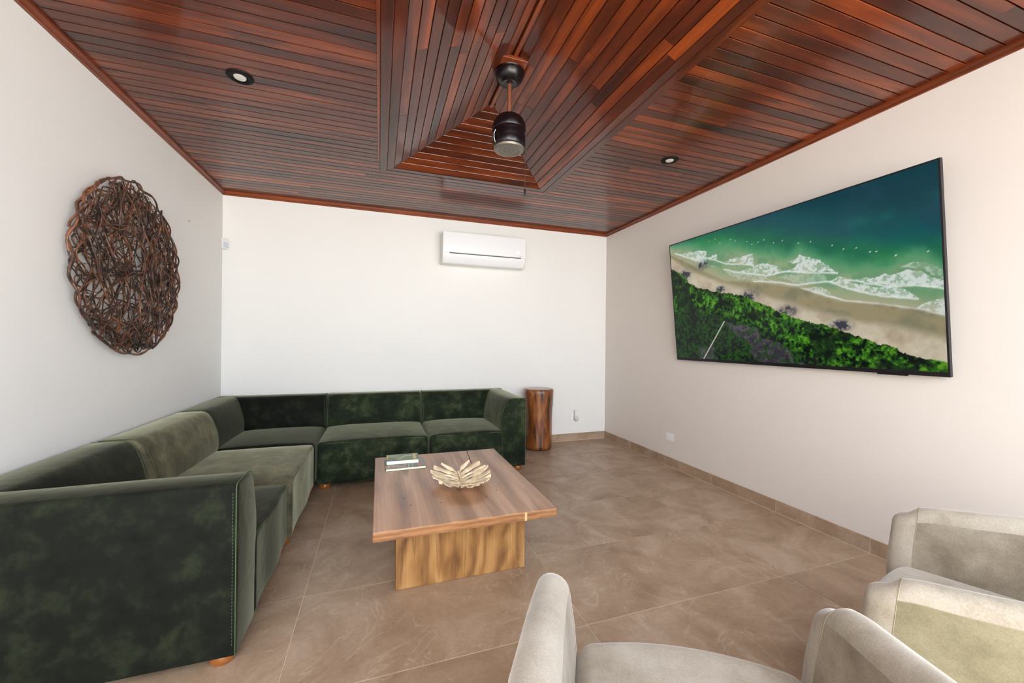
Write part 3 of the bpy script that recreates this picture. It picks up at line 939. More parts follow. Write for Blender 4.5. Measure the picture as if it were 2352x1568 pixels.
# drying crack at the far end
cpts = [(0.639, 2.922, 0.0022), (0.628, 2.86, 0.003), (0.622, 2.78, 0.0024), (0.612, 2.70, 0.0032), (0.607, 2.63, 0.002), (0.603, 2.585, 0.0006)]
v = []; f = []
for x, y_, w_ in cpts:
    v += [(x - w_ - (TX0 + TX1) / 2, y_ - (TY0 + TY1) / 2, TZ1 + 0.0004), (x + w_ - (TX0 + TX1) / 2, y_ - (TY0 + TY1) / 2, TZ1 + 0.0004)]
f = [(2 * i, 2 * i + 1, 2 * i + 3, 2 * i + 2) for i in range(len(cpts) - 1)]
mk('drying_crack', v, f, MAT['crack'], top)
for x, y_ in ((0.06, 2.55), (0.13, 2.13), (0.16, 2.03), (0.31, 2.02), (0.55, 2.02), (0.63, 2.1), (0.68, 2.2), (0.72, 2.42), (0.1, 2.35)):
    n = 7; b0 = [(x - (TX0 + TX1) / 2 + 0.0035 * math.cos(2 * math.pi * i / n), y_ - (TY0 + TY1) / 2 + 0.0055 * math.sin(2 * math.pi * i / n), TZ1 + 0.0004) for i in range(n)]
    mk('knot', b0, [tuple(range(n))], MAT['crack'], top)

# ---- leaf bowl
lf = put(empty('leaf_bowl', (0.466, 2.265, TZ1), math.radians(2)), 'carved pale wood leaf shaped bowl on the coffee table', 'bowl')
def leafz(x, y):
    r = math.hypot(x / 0.165, (y + 0.02) / 0.19)
    return 0.008 + 0.052 * min(r, 1.15) ** 1.7
NL = 10
for s in (-1, 1):
    for i in range(NL):
        t = i / (NL - 1)
        yb = 0.085 - 0.19 * t
        ang = math.radians(72 - 142 * t ** 0.85)
        L = [0.12, 0.155, 0.168, 0.174, 0.176, 0.172, 0.162, 0.146, 0.125, 0.10][i] * rng.uniform(0.93, 1.05)
        pitch = 0.0135 + 0.003 * math.sin(i * 2.1)
        sec = 11
        lv, lf_ = [], []
        for kx in range(sec):
            q = kx / (sec - 1)
            bend = -0.35 * q * (0.4 if i > 2 else 1.3)
            a = ang + bend
            cx_ = s * (0.003 + L * q * math.cos(a)); cy_ = yb + L * q * math.sin(a)
            wv = [1.0, 0.55, 0.95, 0.5, 0.9, 1.15, 1.3, 1.4, 1.35, 1.15, 0.55][kx] * pitch * (0.85 + 0.35 * q) * (1 if i else 0.7)
            px_, py_ = -math.sin(a) * s, math.cos(a)
            zz = leafz(cx_, cy_)
            fold = 0.013 * math.sin(q * 9 + i * 1.7)
            for e, hgt in ((-1, -0.004 + fold * 0.3), (0, 0.004), (1, -0.002 - fold * 0.3)):
                lv.append((cx_ + px_ * wv * e, cy_ + py_ * wv * e, zz + hgt * (0.4 + q)))
        nt_ = len(lv)
        lv += [(x, y_, z - 0.0035) for x, y_, z in lv]
        for kx in range(sec - 1):
            for e in range(2):
                a0 = kx * 3 + e
                lf_ += [(a0, a0 + 1, a0 + 4, a0 + 3), (nt_ + a0, nt_ + a0 + 3, nt_ + a0 + 4, nt_ + a0 + 1)]
            lf_ += [(kx * 3, kx * 3 + 3, nt_ + kx * 3 + 3, nt_ + kx * 3), (kx * 3 + 2, nt_ + kx * 3 + 2, nt_ + kx * 3 + 5, kx * 3 + 5)]
        e0 = (sec - 1) * 3
        lf_ += [(e0, e0 + 1, nt_ + e0 + 1, nt_ + e0), (e0 + 1, e0 + 2, nt_ + e0 + 2, nt_ + e0 + 1)]
        mk('leaf_lobe', lv, lf_, MAT['leaf'], lf, smooth=True, sharp=50)
tv_, tf_ = [], []
outl = [(0, -0.115), (0.03, -0.135), (0.065, -0.175), (0.03, -0.182), (0.0, -0.205), (-0.025, -0.178), (-0.05, -0.168), (-0.028, -0.135)]
for zo in (0.004, 0.0):
    tv_ += [(x + 0.012, y_, leafz(x, y_) + zo) for x, y_ in outl]
n = len(outl)
tf_ = [tuple(range(n)), tuple(range(n, 2 * n))] + [(i, (i + 1) % n, n + (i + 1) % n, n + i) for i in range(n)]
mk('leaf_tip', tv_, tf_, MAT['leaf'], lf)
tube('midrib', [(0.012 * math.sin(i) * 0.15, 0.10 - 0.026 * i, leafz(0, 0.10 - 0.026 * i) + 0.005) for i in range(10)], [0.006 - 0.0004 * i for i in range(10)], MAT['leaf'], lf, sides=7)
lathe('bowl_foot', [(0, 0), (0.03, 0), (0.028, 0.006), (0.022, 0.012), (0, 0.012)], MAT['leaf'], lf, seg=20)

# ---- books
def book(label, x, y, z, rz, w, d, h, img, covermat, pages):
    t = put(empty('book', (x, y, z), rz), label, 'book', 'books on the coffee table')
    c = 0.0022
    mb = MB().box(-w / 2, w / 2, -d / 2, d / 2, 0, c).box(-w / 2, w / 2, -d / 2, d / 2, h - c, h).box(-w / 2, -w / 2 + c, -d / 2, d / 2, c, h - c)
    cov = mb.build('cover', covermat, t)
    MB().box(-w / 2 + c, w / 2 - 0.004, -d / 2 + 0.002, d / 2 - 0.003, c, h - c).build('page_block', pages, t)
    painted_sheet('cover_print', w - 0.001, d - 0.001, img, MAT['print'], cov, lambda a, b: (a - w / 2 + 0.0005, b - d / 2 + 0.0005, h + 0.0003))
    return t
def cover_a(nx=84, ny=60):
    U, V = np.meshgrid(np.linspace(0, 1, nx), np.linspace(0, 1, ny))
    n1, n2 = fbm(ny, nx, 4, 4), fbm(ny, nx, 9, 3)
    img = np.empty((ny, nx, 3)); img[:] = (118, 140, 96)
    img += ((n1 - 0.5) * 90)[..., None]
    m = inpoly(U, V, [(0, 0), (0.3, 0), (0.2, 0.35), (0.0, 0.5)]); img[m] = (38, 74, 26)
    m = inpoly(U, V, [(0, 0), (0.45, 0.0), (0.1, 0.16), (0.0, 0.2)]); img[m] = (22, 72, 128)
    m = inpoly(U, V, [(0.07, 0.12), (0.2, 0.12), (0.2, 0.2), (0.09, 0.2)]); img[m] = (226, 196, 28)
    m = inpoly(U + 0.05 * (n2 - .5), V, [(0.3, 0.12), (0.36, 0.15), (0.48, 0.6), (0.6, 0.8), (0.76, 0.72), (0.78, 0.5), (0.66, 0.62), (0.52, 0.5), (0.4, 0.2)]); img[m] = (186, 186, 188)
    m = (U > 0.02) & (U < 0.05) & (V > 0.2) & (V < 0.9); img[m] = (214, 170, 40)
    m = (U > 0.84) & (U < 0.92) & (V > 0.08) & (V < 0.95); img[m] = (222, 196, 140)
    m = (U > 0.80) & (U < 0.81); img[m] = (196, 180, 104)
    return np.clip(img, 0, 255)
def cover_b(nx=90, ny=70):
    U, V = np.meshgrid(np.linspace(0, 1, nx), np.linspace(0, 1, ny))
    n1, n2 = fbm(ny, nx, 5, 4), fbm(ny, nx, 14, 3)
    img = np.empty((ny, nx, 3)); img[:] = (92, 94, 94)
    img += ((n1 - 0.5) * 60)[..., None]
    m = (n2 > 0.56) & (V < 0.5) & (U < 0.6); img[m] = (168, 158, 128)
    m = (n2 < 0.4) & (V < 0.3) & (U < 0.5); img[m] = (190, 110, 84)
    for a, b_ in ((0.05, 0.12), (0.55, 0.6), (0.66, 0.67)):
        m = np.abs(U - (a + (b_ - a) * V * 2)) < 0.006; img[m & (V < 0.6)] = (206, 198, 178)
    m = (U > 0.70) & (U < 0.75) & (V > 0.38) & (V < 0.52); img[m] = (206, 64, 70)
    m = (U > 0.80) & (U < 0.86); img[m] = (196, 112, 112)
    m = U > 0.86; img[m] = (142, 136, 128)
    return np.clip(img, 0, 255)
dkcov = simple('dark_book_cover', rgb(52, 46, 52), 0.4)
grcov = simple('green_book_cover', rgb(96, 120, 66), 0.4)
book('larger dark grey hardcover book under the green one', 0.172, 2.695, TZ1, math.radians(1.5), 0.252, 0.20, 0.017, cover_b(), dkcov, MAT['pages2'])
book('smaller green nature book lying on top of the dark book', 0.158, 2.74, TZ1 + 0.0176, math.radians(-1), 0.208, 0.145, 0.026, cover_a(), grcov, MAT['pages'])

# ================================================================== TREE TRUNK STOOL
tk = put(empty('trunk_stool', (1.795, 4.285, 0)), 'varnished tree trunk stool standing beside the sofa armrest', 'stool')
def barkr(a, z, r):
    k_ = 1 + 0.03 * math.sin(2 * a + 0.6 + z * 1.2) + 0.018 * math.sin(5 * a + z * 4) + 0.008 * math.sin(11 * a - z * 3)
    return r * k_
pr = [(0.0, 0.008), (0.15, 0.008), (0.163, 0.02)] + [(0.163 - 0.007 * math.sin((z - 0.02) / 0.66 * math.pi) + (0.004 if z > .5 else 0), z) for z in np.linspace(0.05, 0.68, 16)] + [(0.162, 0.692), (0.155, 0.698), (0.0, 0.699)]
o = lathe('trunk', pr[:-1], MAT['trunk'], tk, seg=56, sharp=60, jitter=barkr)
me = o.data
uvl = me.uv_layers.new(name='UVMap')
for l in me.loops:
    c = me.vertices[l.vertex_index].co
    uvl.data[l.index].uv = (c.z, (math.atan2(c.y, c.x) + math.pi) * 0.16) if c.z < 0.697 else (c.x, c.y)
tm = wood('trunk_end_grain', rgb(130, 88, 66), rgb(164, 120, 98), rgb(184, 146, 122), rough=0.3, grain=8, stretch=0.9, var=0, coat=0.4)
n = 48
vv = [(barkr(2 * math.pi * i / n, 0.699, 0.152) * math.cos(2 * math.pi * i / n), barkr(2 * math.pi * i / n, 0.699, 0.152) * math.sin(2 * math.pi * i / n), 0.6995) for i in range(n)]
cap = mk('sawn_top', vv, [tuple(range(n))], tm, tk)
boxuv(cap, 0)
lathe('base_pad', [(0, 0), (0.14, 0), (0.14, 0.009), (0, 0.009)], MAT['black'], tk, seg=32)

# ================================================================== WALL DISC OF WOVEN VINES
dc = put(empty('wall_disc', (XL + 0.045, 2.955, 1.66)), 'round wall hanging of woven brown vines on left wall', 'wall art')
RD = 0.522
def vine(k_, n_all, L, rad):
    g = random.Random(500 + k_)
    a0 = k_ * 2.39996; r0 = (RD - 0.02) * math.sqrt((k_ + 0.5) / n_all)
    x, y_ = r0 * math.cos(a0), r0 * math.sin(a0)
    h = g.uniform(0, 2 * math.pi); kcur = g.uniform(-3, 3)
    ph, ph2 = g.uniform(0, 6), g.uniform(0, 6)
    zc_ = g.uniform(-0.014, 0.014)
    pts = []; st = 0.017
    for i in range(int(L / st)):
        rr = math.hypot(x, y_)
        z = zc_ + 0.01 * math.sin(i * 0.33 + ph) + 0.012 * (1 - (rr / RD) ** 2)
        pts.append((z, x * 1.035, y_))
        kcur += g.uniform(-4.0, 4.0); kcur *= 0.9
        kcur = max(-9, min(9, kcur))
        h += kcur * st
        if rr > RD - 0.055:                       # turn back in / follow the rim
            out = math.atan2(y_, x)
            d = (h - out + math.pi) % (2 * math.pi) - math.pi
            if abs(d) < math.pi / 2 + 0.7:
                h += (0.55 if d >= 0 else -0.55)
        x += st * math.cos(h); y_ += st * math.sin(h)
        rr = math.hypot(x, y_)
        if rr > RD:
            x *= RD / rr; y_ *= RD / rr
    n_ = len(pts)
    rl = [rad * (0.6 + 0.4 * min(1, min(i, n_ - 1 - i) / 6.0)) * (1 + 0.12 * math.sin(i * 0.8 + ph2)) for i in range(n_)]
    return pts, rl
NV = 255
for i in range(NV):
    pts, rl = vine(i, NV, rng.uniform(0.34, 0.72), rng.uniform(0.0030, 0.0045))
    tube('vine', pts, rl, MAT['vine'], dc, sides=6)
for i in range(16):
    a = 2 * math.pi * i / 16 + rng.uniform(-.1, .1); ln = rng.uniform(0.6, 1.0); pts = []
    for k_ in range(26):
        q = a + ln * k_ / 25
        r_ = RD - 0.006 - 0.012 * abs(math.sin(k_ * 0.31 + i))
        pts.append((0.004 + 0.01 * math.sin(k_ * 0.5 + i), 1.035 * r_ * math.cos(q), r_ * math.sin(q)))
    tube('vine', pts, 0.0055, MAT['vine'], dc, sides=6)

# ================================================================== TELEVISION (tilted down on its bracket)
bx, tx = 2.758, 2.648
zb, zt = 1.090, 2.193
TVW = 1.934
cyT = (3.107 + 1.173) / 2
slope = Vector((tx - bx, 0, zt - zb)); TVH = slope.length
ang = math.atan2(bx - tx, zt - zb)
tv = put(empty('television', (bx, cyT, zb)), 'large flat television showing an aerial beach picture on right wall', 'television')
upv = slope.normalized(); nv = Vector((-upv.z, 0, upv.x))   # outward normal into the room
def tvp(a, b, c):
    """a: from left (far) edge, b: up, c: depth towards the wall"""
    p = Vector((0, TVW / 2 - a, 0)) + upv * b - nv * c
    return (p.x, p.y, p.z)
def tvbox(mb, a0, a1, b0, b1, c0, c1):
    v = [tvp(a, b, c) for a in (a0, a1) for b in (b0, b1) for c in (c0, c1)]
    mb.add(v, [(0, 1, 3, 2), (4, 6, 7, 5), (0, 4, 5, 1), (2, 3, 7, 6), (0, 2, 6, 4), (1, 5, 7, 3)])
bz = 0.0085
mb = MB(); tvbox(mb, 0.004, TVW - 0.004, 0.004, TVH - 0.004, 0.003, 0.03); mb.build('body', MAT['black'], tv)
mb = MB()
tvbox(mb, 0, bz, 0, TVH, -0.001, 0.02); tvbox(mb, TVW - bz, TVW, 0, TVH, -0.001, 0.02); tvbox(mb, bz, TVW - bz, TVH - bz, TVH, -0.001, 0.02); tvbox(mb, bz, TVW - bz, 0, 0.024, -0.001, 0.02)
mb.build('bezel', MAT['bezel'], tv)
mb = MB(); tvbox(mb, 1.62, 1.76, -0.008, 0.002, 0.004, 0.014); mb.build('sensor_bar', MAT['black'], tv)
mb = MB(); tvbox(mb, TVW / 2 - 0.3, TVW / 2 + 0.3, 0.3, 0.75, 0.03, 0.05); mb.build('mount_plate', MAT['black_metal'], tv)
for s in (-0.2, 0.2):
    p0 = Vector(tvp(TVW / 2 + s, 0.62, 0.045)); p1 = Vector((XR - bx - 0.001, p0.y, p0.z + 0.02))
    q0 = Vector(tvp(TVW / 2 + s, 0.34, 0.045)); q1 = Vector((XR - bx - 0.001, q0.y, q0.z + 0.02))
    a, b = tubedata([p0, p1], 0.012, 6); c, d = tubedata([q0, q1], 0.012, 6)
    MB().add(a, b).add(c, d).build('tilt_arm', MAT['black_metal'], tv)
painted_sheet('screen', TVW - 2 * bz, TVH - bz - 0.024, beach_picture(), MAT['screen'], tv, lambda a, b: tvp(a + bz, b + 0.024, 0.0006))

# ================================================================== CEILING FAN (no blades fitted)
FX, FY = RX, 2.322
fan = put(empty('ceiling_fan', (FX, FY, 2.43)), 'dark bronze ceiling fan motor without blades hanging from vault', 'ceiling fan')
zz = lambda z: z - 2.43
blk = MB().box(-0.08, 0.08, -0.118, 0.09, zz(2.925), zz(2.945)).build('mounting_block', MAT['crown'], fan)
boxuv(blk, 0); bevel(blk, 0.002)
lathe('canopy', [(r, zz(z)) for r, z in [(0, 2.848), (0.026, 2.848), (0.030, 2.852), (0.046, 2.850), (0.052, 2.853), (0.07, 2.866), (0.083, 2.884), (0.089, 2.902), (0.0895, 2.907), (0.093, 2.909), (0.093, 2.915), (0.09, 2.918), (0.092, 2.923), (0.0, 2.925)]], MAT['bronze'], fan, seg=56, sharp=30)
lathe('rod', [(0, zz(2.64)), (0.0125, zz(2.64)), (0.0125, zz(2.862)), (0, zz(2.862))], MAT['copper'], fan, seg=20)
lathe('rod_collar', [(0, zz(2.652)), (0.017, zz(2.652)), (0.017, zz(2.664)), (0.014, zz(2.667)), (0, zz(2.667))], MAT['white2'], fan, seg=20)
lathe('motor_housing', [(r, zz(z)) for r, z in [(0, 2.448), (0.088, 2.448), (0.094, 2.452), (0.099, 2.462), (0.1015, 2.478), (0.102, 2.492), (0.1, 2.497), (0.1005, 2.50), (0.1035, 2.503), (0.104, 2.518), (0.102, 2.524), (0.0985, 2.526), (0.0985, 2.529), (0.104, 2.532), (0.1045, 2.552), (0.102, 2.556), (0.1045, 2.56), (0.104, 2.585), (0.098, 2.606), (0.086, 2.628), (0.072, 2.640), (0.068, 2.640), (0.062, 2.646), (0.045, 2.655), (0.022, 2.659), (0, 2.659)]], MAT['bronze'], fan, seg=64, sharp=35)
cap = lathe('bottom_cap', [(r, zz(z)) for r, z in [(0, 2.4405), (0.066, 2.4405), (0.069, 2.438), (0.074, 2.434), (0.08, 2.434), (0.09, 2.438), (0.094, 2.445), (0.094, 2.45), (0, 2.45)]], MAT['steel'], fan, seg=64, sharp=35)
em = MB()
def emb(pts, r=0.0016):
    a, b = tubedata([(x, y_, zz(2.4403)) for x, y_ in pts], r, 5); em.add(a, b)
emb([(-0.011, -0.013), (-0.003, -0.002), (0.004, 0.006), (0.011, 0.012)]); emb([(-0.012, 0.010), (-0.004, 0.006), (0.004, -0.004), (0.010, -0.013)])
for i in range(20):
    if i % 5 == 4: continue
    a = 2 * math.pi * i / 20 + 0.4
    emb([(0.027 * math.cos(a), 0.027 * math.sin(a)), (0.034 * math.cos(a + 0.05), 0.034 * math.sin(a + 0.05))], 0.0018)
    emb([(0.030 * math.cos(a - 0.09), 0.030 * math.sin(a - 0.09)), (0.033 * math.cos(a + 0.1), 0.033 * math.sin(a + 0.1))], 0.0012)
em.build('embossed_emblem', MAT['emboss'], cap)
a = math.radians(-35)
pc = (0.106 * math.cos(a), 0.106 * math.sin(a))
lathe('chain_outlet', [(0, -0.006), (0.006, -0.006), (0.006, 0.006), (0, 0.006)], MAT['chain'], fan, seg=12, loc=(pc[0] - 0.004, pc[1] + 0.003, zz(2.53)))
tube('pull_chain', [(pc[0], pc[1], zz(2.528)), (pc[0] + 0.001, pc[1], zz(2.38)), (pc[0], pc[1], zz(2.185))], 0.002, MAT['chain'], fan, sides=6)
lathe('chain_fob', [(0, zz(2.142)), (0.0045, zz(2.142)), (0.0068, zz(2.148)), (0.006, zz(2.175)), (0.0045, zz(2.187)), (0, zz(2.187))], MAT['bronze'], fan, seg=14, loc=(pc[0], pc[1], 0))
tube('pull_chain', [(-0.1, -0.045, zz(2.528)), (-0.106, -0.05, zz(2.512)), (-0.112, -0.054, zz(2.495)), (-0.111, -0.052, zz(2.48)), (-0.1, -0.04, zz(2.455))], 0.0016, MAT['white2'], fan, sides=6)
tube('wire_tie', [(0.012, -0.048, zz(2.926)), (0.022, -0.058, zz(2.935)), (0.034, -0.062, zz(2.94)), (0.05, -0.06, zz(2.946)), (0.064, -0.056, zz(2.942))], 0.0026, MAT['white2'], fan, sides=6)

# ================================================================== DOWNLIGHTS
for lab, x, y_ in (('black recessed downlight in the ceiling nearer the woven vine disc', -0.726, 2.487), ('black recessed downlight in the ceiling nearer the television', 2.117, 2.488)):
    t = put(empty('downlight', (x, y_, ZC)), lab, 'downlight', 'recessed downlights')
    lathe('trim_ring', [(0.031, 0.0), (0.031, -0.005), (0.04, -0.0085), (0.057, -0.0085), (0.063, -0.006), (0.066, 0.0)], MAT['matt_black'], t, seg=40)
    lathe('lens', [(0, -0.0105), (0.018, -0.010), (0.028, -0.008), (0.031, -0.003), (0.031, 0.0), (0, 0.0)], MAT['lens'], t, seg=32)

# ================================================================== AIR CONDITIONER
AX0, AX1 = 0.645, 1.606
ac = put(empty('air_conditioner', ((AX0 + AX1) / 2, YB, 2.10)), 'white split air conditioner mounted high on back wall', 'air conditioner')
hw = (AX1 - AX0) / 2
ACP = [(0.0, 0.03), (0.0, 0.345), (0.04, 0.352), (0.185, 0.338), (0.197, 0.33), (0.202, 0.315), (0.204, 0.20), (0.203, 0.118), (0.198, 0.085), (0.182, 0.045), (0.15, 0.012), (0.11, 0.0), (0.03, 0.008)]
v, f = extrude_profile(ACP, 2 * hw, 0.006, lambda s, z, tt: (-hw + tt, -s, z), mid=2)
mk('body', v, f, MAT['white2'], ac, smooth=True, sharp=40)
pv, pf = roundbox(2 * hw - 0.004, 0.012, 0.225, 0.005, (2, 1, 2), 3)
mk('front_panel', [(x, y_ - 0.205, z + 0.118) for x, y_, z in pv], pf, MAT['white'], ac, smooth=True, sharp=40)
MB().box(-hw + 0.075, hw - 0.06, -0.2085, -0.19, 0.1075, 0.1155).build('intake_slot', MAT['slot'], ac)
FP = [(0.206, 0.105), (0.201, 0.085), (0.186, 0.045), (0.152, 0.008), (0.148, 0.014), (0.182, 0.05), (0.196, 0.088), (0.2, 0.105)]
v, f = extrude_profile(FP, 2 * hw - 0.03, 0.001, lambda s, z, tt: (-hw + 0.015 + tt, -s, z), mid=2)
mk('air_flap', v, f, MAT['white'], ac, smooth=True, sharp=40)
def text(name, s, size, mat, parent, loc, rot):
    cu = bpy.data.curves.new(name, 'FONT'); cu.body = s; cu.size = size; cu.extrude = 0.0004
    tmp = bpy.data.objects.new('tmp', cu); COL.objects.link(tmp)
    dg = bpy.context.evaluated_depsgraph_get()
    me = bpy.data.meshes.new_from_object(tmp.evaluated_get(dg))
    bpy.data.objects.remove(tmp)
    me.materials.append(mat)
    o = bpy.data.objects.new(name, me); COL.objects.link(o)
    o.parent = parent; o.location = loc; o.rotation_euler = rot
    return o
dig = attr = simple('display_digits', rgb(255, 255, 255), 0.4)
dig.node_tree.nodes['Principled BSDF'].inputs['Emission Color'].default_value = (1, 1, 1, 1)
dig.node_tree.nodes['Principled BSDF'].inputs['Emission Strength'].default_value = 1.0
text('display_digits', '24', 0.038, dig, ac, (hw - 0.115, -0.2113, 0.165), (math.pi / 2, 0, 0))
mb = MB()
for i, (w_, h_) in enumerate(((0.008, 0.012), (0.006, 0.006), (0.006, 0.007), (0.007, 0.009))):
    mb.box(hw - 0.077 + i * 0.0085, hw - 0.077 + i * 0.0085 + w_ * 0.8, -0.2115, -0.211, 0.132 - i * 0.0012, 0.132 - i * 0.0012 + h_ * 0.7)
mb.build('brand_mark', simple('grey_print', rgb(150, 160, 176), 0.5), ac)

# ================================================================== SENSOR, OUTLETS, NIGHT LIGHT, NAIL
sn = put(empty('motion_sensor', (XL + 0.026, YB - 0.026, 2.16), math.radians(45)), 'small white motion sensor in the back left wall corner', 'sensor')
v, f = roundbox(0.062, 0.034, 0.105, 0.008, (3, 2, 4), 3, lambda p: Vector((p.x * (0.86 + 0.14 * p.z / 0.105), p.y, p.z)))
mk('housing', [(x, y_, z - 0.052) for x, y_, z in v], f, MAT['white2'], sn, smooth=True)
v, f = roundbox(0.044, 0.01, 0.05, 0.004, (3, 1, 3), 2)
mk('sensor_window', [(x, y_ - 0.0175, z - 0.04) for x, y_, z in v], f, simple('pale_blue_window', rgb(206, 214, 226), 0.3), sn, smooth=True)

def outlet(label, loc, rz, sockets=True):
    t = put(empty('wall_outlet', loc, rz), label, 'outlet', 'wall outlets')
    v, f = roundbox(0.118, 0.008, 0.075, 0.003, (2, 1, 2), 3)
    mk('cover_plate', [(x, y_ - 0.004, z - 0.0375) for x, y_, z in v], f, MAT['white'], t, smooth=True, sharp=40)
    v, f = roundbox(0.068, 0.006, 0.044, 0.002, (2, 1, 2), 2)
    ins = mk('socket_insert', [(x, y_ - 0.0085, z - 0.022) for x, y_, z in v], f, MAT['white2'], t, smooth=True, sharp=40)
    if sockets:
        for sx in (-0.017, 0.017):
            mb = MB().box(sx - 0.006, sx - 0.004, -0.0119, -0.009, -0.002, 0.008).box(sx + 0.004, sx + 0.006, -0.0119, -0.009, -0.001, 0.007).box(sx - 0.002, sx + 0.002, -0.0119, -0.009, -0.011, -0.007)
            mb.build('socket_slots', MAT['grey'], ins)
    return t
outlet('white double outlet low on the right wall under the television', (XR - 0.0005, 3.255, 0.298), math.radians(90))
outlet('white outlet low on back wall behind the plugged night light', (2.368, YB - 0.0005, 0.302), 0, False)
nl = put(empty('night_light', (2.374, YB - 0.0125, 0.302)), 'small white night light with clear bulb plugged into outlet', 'night light')
v, f = roundbox(0.05, 0.032, 0.085, 0.01, (3, 2, 4), 3, lambda p: Vector((p.x * (0.8 + 0.25 * abs(p.z / 0.085 - 0.5) * 2), p.y, p.z)))
mk('shade', [(x, y_ - 0.018, z + 0.005) for x, y_, z in v], f, MAT['white2'], nl, smooth=True)
v = []; f = []
lathe('bulb', [(0, -0.048), (0.012, -0.045), (0.022, -0.035), (0.026, -0.02), (0.023, -0.004), (0.015, 0.008), (0, 0.01)], MAT['glass'], nl, seg=24, loc=(0, -0.03, 0))
nlail = put(empty('nail', (XL, 3.771, 2.179)), 'tiny dark nail in left wall right of vine disc', 'nail')
o = lathe('nail_head', [(0, 0), (0.0045, 0), (0.0045, 0.003), (0.0025, 0.008), (0, 0.008)], MAT['grey'], nlail, seg=12)
o.rotation_euler = (0, math.radians(90), 0)

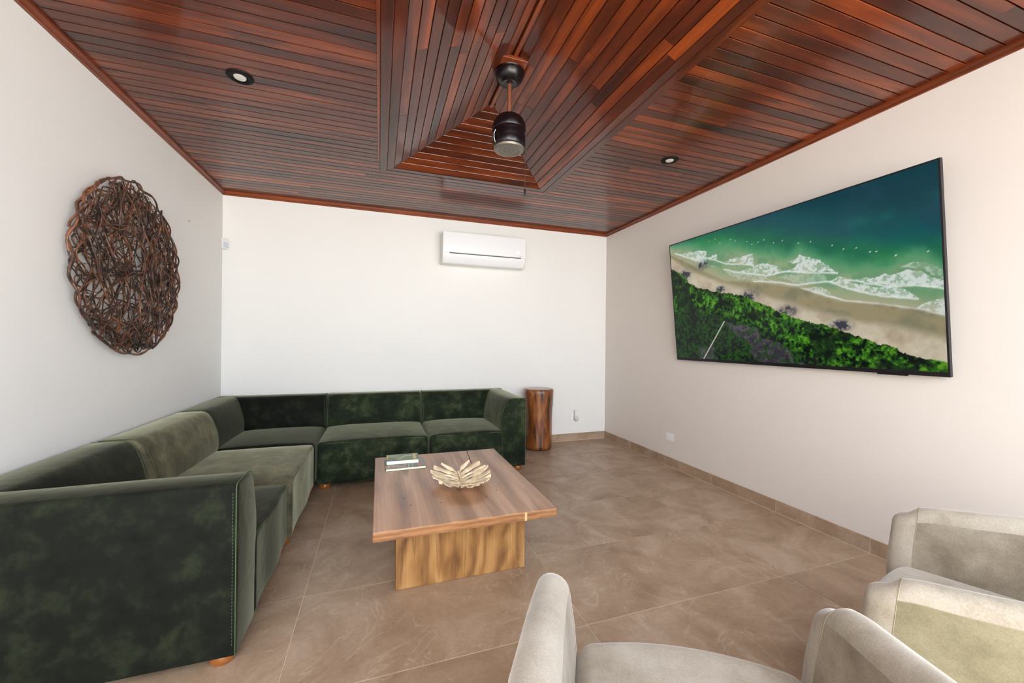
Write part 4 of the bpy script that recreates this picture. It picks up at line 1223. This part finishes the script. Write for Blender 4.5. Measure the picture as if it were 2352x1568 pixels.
# ================================================================== ARMCHAIRS
def chair(label, x, y, rz, outer):
    t = put(empty('armchair', (x, y, 0), rz), label, 'armchair', 'beige velvet armchairs')
    m = MAT['chair']
    # plan path of the shell, left arm front -> round the back -> right arm front
    HWc, FRONT, BK, T = 0.328, 0.30, -0.36, 0.088
    path = []
    for i in range(13): path.append((-HWc - 0.004 * math.sin(i / 12 * math.pi), FRONT - (FRONT - (-0.06)) * i / 12))
    for i in range(1, 24):
        a = math.pi + math.pi * i / 24
        path.append((HWc * math.copysign(abs(math.cos(a)) ** 0.62, math.cos(a)), -0.06 + (-(BK) - 0.06) * -abs(math.sin(a)) ** 0.62))
    for i in range(13): path.append((HWc + 0.004 * math.sin(i / 12 * math.pi), -0.06 + (FRONT - (-0.06)) * i / 12))
    P = [Vector(p) for p in path]
    n = len(P)
    # cumulative distance from nearest front end
    cum = [0]
    for i in range(1, n): cum.append(cum[-1] + (P[i] - P[i - 1]).length)
    tot = cum[-1]
    sec = 16
    def section(T_, ztop, zbot, lean):
        r_ = T_ / 2
        pts = [(-r_ * 1.2, zbot), (-r_ * 1.18, zbot + (ztop - zbot) * 0.35), (-r_ * 1.06, zbot + (ztop - zbot) * 0.72)]
        for k_ in range(11):
            a = math.pi - math.pi * k_ / 10
            pts.append((r_ * 0.96 * math.cos(a), ztop - r_ * 1.0 + r_ * 1.0 * math.sin(a)))
        pts += [(r_ * 1.12, zbot + (ztop - zbot) * 0.72), (r_ * 1.25, zbot + (ztop - zbot) * 0.35), (r_ * 1.2, zbot)]
        return pts
    v, f = [], []
    rings = []
    def addring(c, nrm, T_, ztop, lean, back):
        ring = []
        for (o_, z) in section(T_, ztop, 0.11, lean):
            q = c + nrm * (o_ - lean * max(0, z - 0.3)) + back * (max(0, z - 0.25) / 0.37) ** 2
            ring.append((q.x, q.y, z))
        rings.append(ring)
    for i in range(n):
        d = (P[min(i + 1, n - 1)] - P[max(i - 1, 0)]).normalized()
        nrm = Vector((-d.y, d.x))      # points inward for this direction of travel
        if nrm.dot(-P[i]) < 0 and i not in range(0): nrm = -nrm
        sdist = min(cum[i], tot - cum[i])
        q = min(1.0, sdist / 0.62)
        ztop = 0.634 + 0.08 * q * q * (3 - 2 * q)
        fr = min(1.0, sdist / 0.10)
        ztop -= 0.035 * (1 - math.sqrt(max(0, 1 - (1 - fr) ** 2)))
        bk_ = (d if i < n / 2 else -d) * 0.026 * max(0, 1 - sdist / 0.16)
        if i == 0 or i == n - 1:
            d_out = -d if i == 0 else d
            order = [(0.040, 0.25, 0.075), (0.036, 0.62, 0.045), (0.024, 0.88, 0.02), (0.0, 1.0, 0.0)]
            seq = order if i == 0 else list(reversed(order))
            for (e, sc_, dz) in seq:
                addring(P[i] + d_out * e, nrm, T * sc_, ztop - dz * 0.5, 0.06, bk_)
        else:
            addring(P[i], nrm, T * (1.0 + 0.12 * q), ztop, 0.06, bk_)
    ns = len(rings[0])
    for r_ in rings: v += r_
    for i in range(len(rings) - 1):
        for j in range(ns):
            l = (j + 1) % ns
            f.append((i * ns + j, i * ns + l, (i + 1) * ns + l, (i + 1) * ns + j))
    f.append(tuple(range(ns))); f.append(tuple((len(rings) - 1) * ns + j for j in range(ns)))
    shell = mk('shell', v, f, m, t, smooth=True, sharp=70)
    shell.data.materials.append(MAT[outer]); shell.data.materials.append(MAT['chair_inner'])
    nf = (len(rings) - 1) * ns
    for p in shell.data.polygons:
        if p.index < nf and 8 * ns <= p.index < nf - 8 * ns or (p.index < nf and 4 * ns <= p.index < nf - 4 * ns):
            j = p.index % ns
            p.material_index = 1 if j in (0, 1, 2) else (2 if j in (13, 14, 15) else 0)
    # seams along outer top edge and round the front ends
    for k_ in (3,):
        pts = [Vector(rings[i][k_]) for i in range(4, len(rings) - 4)]
        tube('seam', pts, 0.0011, MAT['chair_seam'], shell, sides=5)
    for ri in (4, len(rings) - 5):
        tube('seam', [Vector(p) * 1.0 for p in rings[ri]], 0.0011, MAT['chair_seam'], shell, sides=5)
    # seat cushion with a bowed front
    W, D = 0.575, 0.60
    def sh(p):
        u, v_ = p.x / (W / 2), p.y / (D / 2)
        q = p.copy()
        q.y += 0.045 * (1 - u * u) * max(0, v_)
        if v_ < 0: q.x *= 1 - 0.22 * v_ * v_
        q.z += (0.018 * (1 - u * u) * (1 - 0.6 * v_ * v_)) * (1 if p.z > 0.08 else 0)
        return q
    vv, ff = roundbox(W, D, 0.17, 0.05, (10, 10, 2), 5, sh)
    mk('seat_cushion', [(a, b + 0.0, c + 0.255) for a, b, c in vv], ff, m, t, smooth=True)
    vv, ff = roundbox(0.55, 0.56, 0.15, 0.03, (4, 4, 1), 3)
    mk('base', [(a, b - 0.01, c + 0.11) for a, b, c in vv], ff, m, t, smooth=True)
    for sx in (-0.25, 0.25):
        for sy in (-0.24, 0.22):
            lathe('leg', [(0, 0), (0.013, 0), (0.018, 0.112), (0, 0.112)], MAT['foot'], t, seg=16, loc=(sx, sy, 0))
    return t
MAT['chair_olive'] = velvet('beige_velvet_outer_nap', rgb(128, 119, 93), rgb(146, 137, 110), rgb(162, 153, 126), sheen=0.3, tint=(1, 0.98, 0.88, 1), scale=6)  # beige velvet again, olive nap shading of the outer side put into the colour
MAT['chair_inner'] = velvet('beige_velvet_inner_nap', rgb(132, 119, 102), rgb(156, 143, 126), rgb(178, 166, 149), sheen=0.4, tint=(1, 0.95, 0.9, 1), scale=6)  # same beige velvet, darker nap shading of the inner faces put into the colour
MAT['chair_seam'] = simple('taupe_seam', rgb(158, 143, 120), 0.8)
def place_chair(label, mx, my, a, outer):
    # mx,my: midpoint between the two arm fronts; the fronts sit at local y = 0.33
    r_ = math.radians(a)
    fx, fy = -math.sin(r_), math.cos(r_)
    chair(label, mx - fx * 0.31, my - fy * 0.31, r_, outer)
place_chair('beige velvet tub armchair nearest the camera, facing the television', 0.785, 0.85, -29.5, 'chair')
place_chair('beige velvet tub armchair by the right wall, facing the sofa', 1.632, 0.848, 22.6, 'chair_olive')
